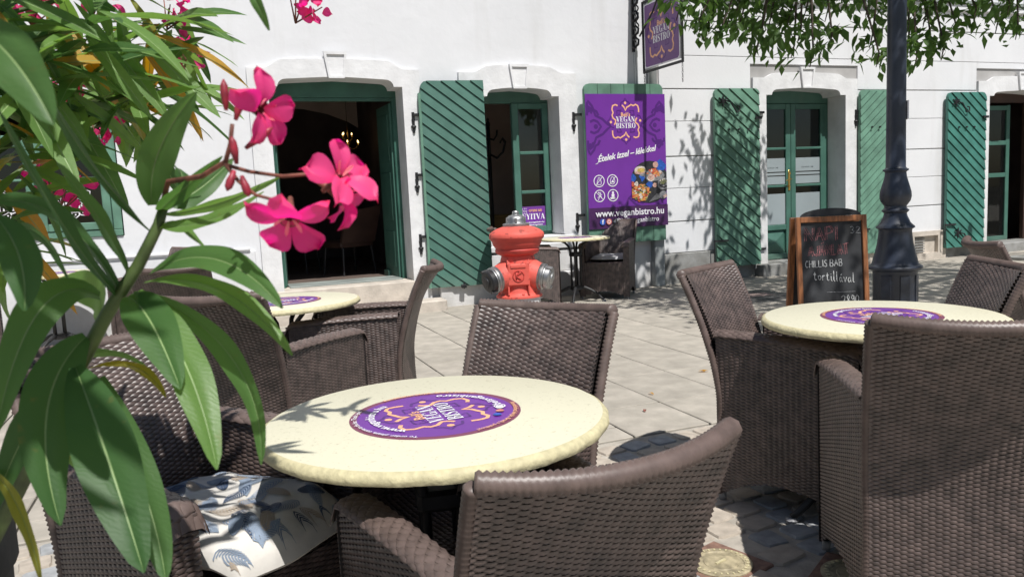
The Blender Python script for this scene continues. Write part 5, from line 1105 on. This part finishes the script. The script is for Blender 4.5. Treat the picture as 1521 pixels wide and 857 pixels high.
# ================================================================== THINGS INSIDE THE ROOMS
e=empty('chandelier','brass chandelier with lit candle bulbs hanging inside the dark doorway','chandelier',(2.0,11.6,2.08)); CHS=e
MB().tube([(0,0,.5),(0,0,1.28)],.006,6).obj('chain',M['brass2'],e); b=MB(); b.lathe([(.0,-.14),(.03,-.12),(.05,-.07),(.03,-.03),(.02,0),(.04,.05),(.02,.10),(.015,.30),(.03,.36),(.02,.42),(.0,.5)],14); b.obj('stem',M['brass2'],e,True)
for k in range(10):
    tier=k>=6; a=(k*math.pi/3+.3) if not tier else ((k-6)*math.pi/2+.7); rr=.27 if not tier else .15; z0=.0 if not tier else .20; c,s_=math.cos(a),math.sin(a)
    arm=MB().tube([(0,0,z0),(rr*.4*c,rr*.4*s_,z0-.07),(rr*.8*c,rr*.8*s_,z0-.05),(rr*c,rr*s_,z0+.02)],.007,6).obj('arm',M['brass2'],e,True)
    sub(arm,MB().lathe([(.0,0),(.03,.004),(.012,.01),(.010,.05),(.0,.051)],10,o=(rr*c,rr*s_,z0+.02)),'candle_cup','brass2',True)
    if k in (0,2,3,4,5,6,7,8): sub(arm,MB().lathe([(.0,0),(.016,.015),(.014,.035),(.004,.06),(0,.062)],10,o=(rr*c,rr*s_,z0+.072)),'candle_bulb','bulb',True)
CHS.scale=(.6,)*3
e=empty('coat_stand','black bentwood coat stand inside the casement window','coat stand',(3.72,10.35,.33))
MB().tube([(0,0,0),(0,0,1.90)],.024,10).obj('pole',M['iron'],e,True); MB().lathe([(0,0),(.03,.02),(.03,.05),(.012,.08),(.02,.1),(0,.13)],10,o=(0,0,1.88)).obj('finial',M['iron'],e,True)
for k in range(6):
    a=k*math.pi/3+.2; c,s_=math.cos(a),math.sin(a); q=lambda r_,z:(r_*c,r_*s_,z)
    MB().tube([q(.02,1.50),q(.12,1.45),q(.22,1.53),q(.26,1.66),q(.22,1.72),q(.18,1.66)],.013,7).obj('hook',M['iron'],e,True)
    MB().tube([q(.02,1.72),q(.08,1.70),q(.13,1.76),q(.14,1.83)],.011,7).obj('hook',M['iron'],e,True)
for k in range(4):
    a=k*math.pi/2+.4; c,s_=math.cos(a),math.sin(a); MB().tube([(.02*c,.02*s_,.35),(.16*c,.16*s_,.18),(.30*c,.30*s_,.02)],.016,7).obj('foot',M['iron'],e,True)
e=empty('counter','tan wooden counter inside the casement window','counter',(3.75,10.75,.33)); MB().box(-.75,1.0,-.25,.25,0,.62).obj('cabinet',M['tan'],e); MB().box(-.78,1.02,-.28,.28,.621,.66,bev=.008).obj('worktop',M['tan'],e)
def insidechair(x,y,rz,lab):
    e=empty('upholstered_chair',lab,'chair',(x,y,.33),rz,'upholstered chairs inside the dark bistro room')
    b=MB(); b.add([(-.26,-.24,.42),(.26,-.24,.42),(.30,-.36,.88),(-.24,-.36,.82),(-.26,-.19,.42),(.26,-.19,.42),(.30,-.31,.88),(-.24,-.31,.82)],[(0,1,2,3),(7,6,5,4),(0,4,5,1),(1,5,6,2),(2,6,7,3),(3,7,4,0)]); b.obj('backrest',M['doorbrown'],e)
    MB().box(-.26,.26,-.22,.26,.36,.45,bev=.02).obj('seat',M['doorbrown'],e)
    for sx in (-1,1):
        for sy in (-1,1): MB().tube([(sx*.22,sy*.2,.36),(sx*.25,sy*.23,0)],[.018,.012],8).obj('leg',M['iron'],e)
insidechair(1.70,10.4,R(25),'dim upholstered chair just inside the open doorway'); insidechair(1.1,11.2,R(150),'dim upholstered chair deeper inside the doorway beyond the first')
e=empty('fire_extinguisher','red fire extinguisher column inside the far right doorway','fire extinguisher',(11.62,9.35,.15)); MB().lathe([(.075,0),(.08,.02),(.08,.62),(.06,.68),(.025,.71),(.02,.76),(0,.77)],18).obj('cylinder',M['extred'],e,'auto'); b=MB(); b.tube([(0,0,.74),(.05,0,.78),(.09,-.02,.70),(.09,-.02,.35)],.010,6); b.obj('hose',M['iron'],e,True); MB().box(-.02,.07,-.01,.01,.77,.79).obj('handle',M['iron'],e)
e=empty('parasol','closed dark parasol standing before the far right doorway','parasol',(10.9,7.75,0)); MB().tube([(0,0,.05),(.05,0,2.02)],.018,8).obj('pole',M['iron'],e,True); b=MB(); b.tube([(.015,0,.55),(.02,0,.8),(.04,0,1.5),(.05,0,1.85),(.052,0,1.92)],[.055,.062,.05,.035,.012],10); b.obj('folded_canopy',M['chalk'],e,True); MB().lathe([(.045,0),(.05,.02),(.03,.035),(0,.04)],10,o=(.052,0,1.92)).obj('finial',M['iron'],e,True); MB().lathe([(.25,0),(.25,.04),(.06,.07),(.03,.2)],20).obj('base',M['stonegrey'],e,'auto')
e=empty('side_board_rack','pale wooden rack standing at the far right frame edge','rack',(11.35,7.9,0),R(-10))
for x in (0,.45): MB().box(x,x+.04,-.02,.02,0,1.28,bev=.004).obj('post',M['cushT'],e)
for z in (.3,.6,.9,1.2): MB().box(.04,.45,-.015,.015,z,z+.05,bev=.003).obj('rail',M['cushT'],e)
# ================================================================== OLEANDER in its tall planter
LM=['leafA','leafB','leafC','leafD','leafE']
def leafgeo(A,C,T,w,nrm,nt=12,cup=.16,rib=.05,und=.0):
    """lance-shaped leaf along the curve A-C-T, folded a little on its pale midrib"""
    A,C,T=Vector(A),Vector(C),Vector(T); V=[];F=[];MI=[]
    cols=[-1,-.55,-rib,0,rib,.55,1]
    for i in range(nt+1):
        t=i/nt; p=A*(1-t)**2+C*2*t*(1-t)+T*t*t; d=((C-A)*(1-t)+(T-C)*t).normalized()
        n=(nrm-d*nrm.dot(d)).normalized(); s=d.cross(n)
        ww=w/2*(max(0,math.sin(math.pi*min(1,t*.93+.035)))**.8*(1-.25*t)+.03) if t<1 else .0006
        for c in cols: V.append(tuple(p+s*(c*ww)+n*(abs(c)*ww*cup*(1)+und*ww*math.sin(t*14+c)*abs(c)-(.0004 if abs(c)<rib*.5 else 0))))
    k=len(cols)
    for i in range(nt):
        for j in range(k-1): F.append((i*k+j,i*k+j+1,(i+1)*k+j+1,(i+1)*k+j)); MI.append(1 if j in(2,3) else 0)
    return V,F,MI
def leafobj(name,A,C,T,w,nrm,m,par,**k):
    V,F,MI=leafgeo(A,C,T,w,nrm,**k); b=MB(); b.add(V,F); b.m=MI; return put(name,b.mesh(name,[M[m],M['rib']],True,fix=False),par)
bush=empty('oleander_bush','large flowering oleander with pink blossoms filling the left foreground','shrub',(0,0,0))
camv=Vector((0,0,1.22)); rl=random.Random(21)
for q in NEAR_LEAVES:
    A,C,T=Vector(q[0:3]),Vector(q[3:6]),Vector(q[6:9]); mid=A*.25+C*.5+T*.25; tocam=(camv-mid).normalized(); d=(T-A).normalized()
    n=(tocam-d*tocam.dot(d)).normalized(); s=d.cross(n); a=R(q[10])*(1 if rl.random()<.5 else -1); n=n*math.cos(a)+s*math.sin(a)
    w=q[9]/max(.35,math.cos(R(q[10]))); leafobj('leaf',A,C,T,w,n,LM[int(q[11])],bush,nt=18,rib=.035,und=.10,cup=.13)
def branch(pts,r0,r1,m='stem',name='stem',n=8):
    k=len(pts); return MB().tube(pts,[r0+(r1-r0)*i/(k-1) for i in range(k)],n).obj(name,M[m],bush,True)
branch([(-.40,.98,.84)]+STEM_MAIN[0:],.008,.0036)
branch(STALK,.0022,.0014,'stalk','flower_stalk'); branch(STALK2,.0014,.001,'stalk','flower_stalk'); branch(STALK3,.0014,.001,'stalk','flower_stalk')
# blossoms: five broad petals round a pale throat, each a piece of its own
def petalgeo(L,Wd,curl,twist,seed):
    r=random.Random(seed); V=[];F=[]; nt,nc=8,6
    for i in range(nt+1):
        t=i/nt; 
        for j in range(nc+1):
            c=j/nc*2-1; wd=Wd*(.16+.84*math.sin(math.pi*min(.62,t*.60+.02)/1.0)**1.1)*(math.sqrt(max(0,1-max(0,(t-.62)/.38)**2.2)) if t>.62 else 1)
            x=c*wd/2; y=t*L; z=-curl*L*t*t+.10*L*math.sin(3.1*t)+twist*x*t+.11*L*math.sin(5*c+seed)*t*t+.05*L*math.sin(11*c+2*seed+3*t)*t*t+.12*Wd*c*c*t
            V.append((x,y,z))
    for i in range(nt):
        for j in range(nc): F.append((i*(nc+1)+j,i*(nc+1)+j+1,(i+1)*(nc+1)+j+1,(i+1)*(nc+1)+j))
    return V,F
def flower(pos,facing,L,seed,open_=0.25,tube=.018):
    r=random.Random(seed); f=Vector(facing).normalized(); Q=f.to_track_quat('Z','Y').to_matrix(); pos=Vector(pos)
    tb=MB(); tb.tube([tuple(pos-f*tube),tuple(pos-f*tube*.5),tuple(pos),tuple(pos+f*.003)],[.0016,.0026,.0045,.0062],10,caps=False); o=tb.obj('flower',M['stalk'],bush,True)
    th=MB()
    for k in range(5):
        a=k*math.tau/5+r.uniform(-.1,.1); b=MB(); V,F=petalgeo(L*r.uniform(.9,1.1),L*r.uniform(.74,.9),open_+r.uniform(-.12,.2),r.uniform(-.5,.5),seed*7+k)
        Mz=Matrix.Rotation(a,3,'Z')@Matrix.Rotation(R(r.uniform(8,48)),3,'X'); V=[tuple(pos+Q@(Mz@(Vector(v)+Vector((0,.003,0))))) for v in V]; b.add(V,F); sub(o,b,'petal','petal',True)
        V,F=petalgeo(L*.30,L*.10,-.9,0,k); V=[tuple(pos+Q@(Matrix.Rotation(a+.3,3,'Z')@(Vector(v)+Vector((0,.002,.0015))))) for v in V]; th.add(V,F)
    sub(o,th,'throat_fringe','petal2',True); return o
FLOWERS[2]=(FLOWERS[2][0],FLOWERS[2][1],FLOWERS[2][2]-.010); FLOWERS[1]=(FLOWERS[1][0]+.008,FLOWERS[1][1],FLOWERS[1][2]-.002)
for i,(p,fc) in enumerate(zip(FLOWERS,FLOWER_FACE)):
    f=[(.5,-.65,-.25),(.40,-.65,.30),(-.15,-.75,-.65)][i]; flower(p,f,(.021,.0235,.0235)[i],i+3,(.5,.35,.25)[i])
flower((FLOWERS[1][0]+.002,FLOWERS[1][1]+.012,FLOWERS[1][2]-.010),(.75,-.3,-.55),.020,11,.4)
for i,p in enumerate(BUDS):
    p=Vector(p); d=Vector([(0,0,1),(.3,0,.9),(-.1,-.1,1),(.2,-.1,-.8),(.7,-.2,.5),(-.3,0,-.7)][i]).normalized(); L=(.016,.012,.014,.010,.018,.010)[i]
    MB().tube([tuple(p-d*.004),tuple(p+d*L*.35),tuple(p+d*L*.75),tuple(p+d*L)],[.0012,.0028,.0024,.0004],8).obj('bud',M['bud'],bush,True)
# leafy shoots of the rest of the bush (whorls of leaves round each shoot tip)
shapes=[]
for k in range(6):
    r=random.Random(50+k); b=MB(); dr=r.uniform(.05,.5); V,F,MI=leafgeo((0,0,0),(0,.5,.06*r.random()),(r.uniform(-.08,.08),1,-dr*.6),.165+.035*r.random(),Vector((0,0,1)),nt=9,cup=.2,und=.06)
    b.add(V,F); b.m=MI; shapes.append([])
    for mk in LM: shapes[-1].append(b.mesh('oleander_leaf',[M[mk],M['rib']],True,fix=False))
NL=[0]; extra=MB()
def whorl(c,axis,n,L,r,dead=.06,limit=265):
    axis=Vector(axis).normalized(); a0=r.random()*6.28; x=axis.orthogonal().normalized(); y=axis.cross(x)
    for k in range(n):
        a=a0+k*2.4; el=R(r.uniform(-25,60)-(k/n)*25); dr=(x*math.cos(a)+y*math.sin(a))*math.cos(el)+axis*math.sin(el); dr.z-=.18; dr.normalize()
        up_=Vector((r.uniform(-.5,.5),r.uniform(-.9,.1),.8)); s=dr.cross(up_).normalized(); n_=s.cross(dr)
        Lk=L*r.uniform(.75,1.2); p=Vector(c)-axis*(k/n)*.06
        mi=4 if r.random()<dead else (3 if r.random()<.05 else r.choice((0,1,1,1,2)))
        if NL[0]<limit:
            NL[0]+=1; o=put('leaf',shapes[r.randrange(6)][mi],bush); o.matrix_local=Matrix.Translation(p)@Matrix((tuple(s)+(0,),tuple(dr)+(0,),tuple(n_)+(0,),(0,0,0,1))).transposed()@Matrix.Scale(Lk,4)
        else:
            Lw=Lk*.5; q=[p+dr*Lk*t for t in (0,.35,.7,1)]; w=[.004,.011,.010,.0005]; V=[]
            for a_,b_ in zip(q,w): V+=[tuple(a_-s*b_-Vector((0,0,.15*Lk*((a_-p).length/Lk)**2))),tuple(a_+s*b_-Vector((0,0,.15*Lk*((a_-p).length/Lk)**2)))]
            extra.add(V,[(0,1,3,2),(2,3,5,4),(4,5,7,6)])
rr=random.Random(31); hub=Vector((-.42,1.0,.86))
NODES=[q for i,q in enumerate(NODES) if i not in(6,9,13,15,16,20)]
for i,c in enumerate(NODES):
    c=Vector(c); ax=(c-Vector((-.35,1.35,.9))); ax=Vector((ax.x,ax.y*.6,ax.z)).normalized()
    whorl(c,ax,14,.145,rr,.07)
    if i%2==0: branch([tuple(hub),(-.45,c.y*.9,c.z-.25),(c.x-.13,c.y,c.z-.06),tuple(c-ax*.02)],.005,.003,'stem')
# shoots above the picture that throw the leaf shade
for c,n,L in (((-.10,.30,1.78),14,.14),((-.17,.22,1.72),14,.14),((-.24,.34,1.80),14,.14),((-.13,.42,1.88),12,.14),((-.30,.30,1.7),14,.14),((-.20,.12,1.85),14,.14),((-.09,.18,1.95),8,.13),
   ((.235,1.27,1.86),11,.115),((.10,1.02,1.80),9,.12),((.34,1.18,1.93),5,.09),((-.05,1.30,1.82),10,.13),
   ((-.30,1.15,1.95),14,.14),((-.12,1.35,2.0),12,.14),((-.45,1.3,1.9),14,.14),((-.25,1.0,1.8),12,.14),((-.05,1.45,1.9),11,.14),((-.5,.9,1.9),14,.14),((-.38,.7,1.75),14,.14),((-.2,.9,1.95),12,.14),((-.6,1.2,1.6),14,.14),((-.35,1.6,1.9),12,.14),((-.7,1.5,1.7),14,.14),((-.5,.6,1.3),14,.14),((-.5,1.9,1.6),12,.13)):
    whorl(c,(rr.uniform(-.3,.3),rr.uniform(-.3,.3),1),n,L,rr,.03,limit=0)
    branch([tuple(hub),(hub.x-.15,hub.y*.6,1.4),(c[0]-.45,c[1],c[2]-.12),c],.008,.0035,'stembrown','stem',6)
extra.obj('upper_foliage',M['leafA'],bush,kind='stuff')
# small pink flower heads among the leaves
for i,c in enumerate(PINK):
    b=MB(); r=random.Random(90+i)
    for k in range(16):
        V,F=petalgeo(.020,.016,r.uniform(-.2,.8),r.uniform(-.5,.5),k+i); Q=Euler((r.uniform(-2,2),r.uniform(-2,2),r.uniform(0,6))).to_matrix(); o_=Vector((r.uniform(-.022,.022),r.uniform(-.022,.022),r.uniform(-.028,.028)))
        b.add([tuple(Vector(c)+o_+Q@Vector(v)) for v in V],F)
    b.obj('flower_head',M['petal'],bush,True,kind='stuff')
    b=MB()
    for k in range(5): b.tube([tuple(Vector(c)+Vector((-.02,.02,-.03))),tuple(Vector(c)+Vector((r.uniform(-.03,.03),r.uniform(-.03,.03),r.uniform(-.02,.04))))],[.0015,.001],5)
    b.obj('flower_stalk',M['stalk'],bush,True)
pt=MB(); pt.lathe([(.15,0),(.155,.01),(.178,.82),(.185,.83),(.185,.885),(.178,.893),(.168,.89),(.165,.85)],40); e=empty('planter','tall dark grey planter at the lower left edge holding the oleander','planter',(-.425,1.02,0)); pt.obj('pot',M['pot'],e,'auto'); MB().lathe([(.166,.84),(.12,.855),(0,.86)],24).obj('soil',M['soil'],e,True)
# ================================================================== TREE hanging into the picture from the upper right
tree=empty('street_tree','leafy green tree whose branches hang into the upper right over the pavement','tree',(9.7,5.1,0))
tree_p=Matrix.Translation((-9.7,-5.1,0))
def tp(o): o.parent=tree; o.matrix_parent_inverse=tree_p; return o
def limb(pts,r0,r1,name='limb',n=10): k=len(pts); return tp(MB().tube(pts,[r0+(r1-r0)*(i/(k-1))**.7 for i in range(k)],n).obj(name,M['bark'],None,True))
limb([(9.7,5.1,0),(9.66,5.1,.5),(9.6,5.12,1.6),(9.45,5.1,2.8),(9.3,5.0,3.6)],.24,.15,'trunk',14)
limb([(9.4,5.05,3.0),(8.4,5.2,4.1),(7.2,5.4,4.5),(6.0,5.5,4.5),(5.0,5.6,4.2)],.12,.03); limb([(9.3,5,3.5),(8.6,4.2,4.6),(7.4,3.6,4.9),(6.0,3.4,4.8),(4.6,3.6,4.5)],.11,.03); limb([(9.35,5,3.3),(8.8,5.9,4.2),(7.9,6.6,4.4),(7.0,6.9,4.3)],.09,.025); limb([(9.3,5,3.6),(9.4,4.6,5.2),(8.8,4.4,6.2)],.12,.04)
K=1.47; TC=[Vector((x*K,y*K,1.22+(z-1.22)*K)) for x,y,z in TREECL]
rt_=random.Random(77)
tl=[]; 
for i in range(5):
    r=random.Random(i); V,F,MI=leafgeo((0,0,0),(0,.5,.05),(r.uniform(-.1,.1),1,-.12-.2*r.random()),.46,Vector((0,0,1)),nt=4,cup=.25); b=MB(); b.add(V,F); tl.append(b.mesh('tree_leaf',[M['tleaf']],True,fix=False))
cnt=0; fol=[]
def addleaf(p,d,L,big):
    global cnt
    u_=Vector((rt_.uniform(-.5,.5),rt_.uniform(-.5,.5),1)); s=d.cross(u_).normalized(); n_=s.cross(d)
    if big and cnt<300:
        cnt+=1; o=put('leaf',tl[rt_.randrange(5)],None); tp(o); o.matrix_world=Matrix.Identity(4); o.matrix_basis=Matrix.Translation(p)@Matrix((tuple(s)+(0,),tuple(d)+(0,),tuple(n_)+(0,),(0,0,0,1))).transposed()@Matrix.Scale(L,4)
    else: fol.append((p,d,s,n_,L))
src=[Vector((5.0,5.6,4.2)),Vector((6.0,5.5,4.5)),Vector((7.0,6.4,4.3)),Vector((7.2,5.4,4.5)),Vector((7.9,6.6,4.4))]
for i,c in enumerate(TC):
    # twig from above down to the hanging spray
    s0=min(src,key=lambda s:(s-c).length); m_=s0.lerp(c,.6)+Vector((0,0,.12)); limb([tuple(s0),tuple(m_),tuple(c+Vector((0,0,.05))),tuple(c+Vector((-.06,-.02,-.08)))],.022,.004,'twig',6)
    for k in range(27):
        off=Vector((rt_.gauss(0,.105),rt_.gauss(0,.11),rt_.gauss(.10,.085))); d=Vector((rt_.uniform(-.9,.7),rt_.uniform(-.7,.7),-rt_.uniform(.0,1.0))).normalized(); addleaf(c+off,d,rt_.uniform(.10,.17),k<9)
    if c.z>2.55:
        for k in range(34): addleaf(c+Vector((rt_.gauss(0,.2),rt_.gauss(0,.2),.30+abs(rt_.gauss(0,.10)))),Vector((rt_.uniform(-.9,.8),rt_.uniform(-.7,.7),-rt_.uniform(.0,.8))).normalized(),rt_.uniform(.10,.16),False)
# crown above the picture, in clumps
clumps=[]
for k in range(330):
    x=rt_.uniform(3.7,10.2); z=rt_.uniform(3.95,5.0); s=rt_.uniform(5.2,8.9)
    if x<4.5: continue
    if x>8.8 and rt_.random()<.55: continue
    clumps.append((x,s-.6*z,z))
for k in range(20): z=rt_.uniform(4.0,4.5); clumps.append((rt_.uniform(6.15,7.15)+.1,8.8-.6*(z-rt_.uniform(0,1.75)),z))
for x,y,z in clumps:
    for k in range(30):
        off=Vector((rt_.gauss(0,.17),rt_.gauss(0,.17),abs(rt_.gauss(0,.14)))); d=Vector((rt_.uniform(-1,1),rt_.uniform(-1,1),-rt_.uniform(.1,.8))).normalized(); addleaf(Vector((x,y,z))+off,d,rt_.uniform(.10,.15),False)
V=[];Q=[]
for i,(p,d,s,n_,L) in enumerate(fol):
    w=L*.22; a=p+d*L*.45; V+=[p,a-s*w+n_*w*.3,a+s*w+n_*w*.3,p+d*L]; 
V=np.array([tuple(v) for v in V],dtype=np.float32); n4=len(fol); T3=np.concatenate([np.arange(n4)[:,None]*4+np.array([[0,1,3]]),np.arange(n4)[:,None]*4+np.array([[0,3,2]])]).astype(np.int32)
me=bpy.data.meshes.new('foliage'); me.vertices.add(len(V)); me.vertices.foreach_set('co',V.ravel()); me.loops.add(T3.size); me.loops.foreach_set('vertex_index',T3.ravel()); me.polygons.add(len(T3)); me.polygons.foreach_set('loop_start',np.arange(0,T3.size,3,dtype=np.int32)); me.polygons.foreach_set('loop_total',np.full(len(T3),3,dtype=np.int32)); me.materials.append(M['tleaf']); me.update(calc_edges=True)
tp(put('foliage',me,kind='stuff'))
# ---- fallen leaves
for i,(x,y,m,lab) in enumerate(((3.02,4.36,'leafE','dry star-shaped leaf on the paving right of the nearest chairs'),(2.18,3.72,'stalk','tiny curled brown leaf on the paving, the nearest of the fallen ones'),(2.42,4.02,'leafE','thin dry twig-like leaf on a slab joint'))):
    b=MB(); 
    for k in range(3 if i==0 else 1):
        a=k*1.3+i; V,F,MI=leafgeo((0,0,.004),(.02*math.cos(a),.02*math.sin(a),.025),(.055*math.cos(a),.055*math.sin(a),.008),.03,Vector((0,0,1)),nt=5); b.add(V,F)
    o=b.obj('fallen_leaf',M[m]); o.location=(x,y,.001); o.scale=(.7,.7,.7); tag(o,lab,'leaf',group='fallen leaves on the paving')
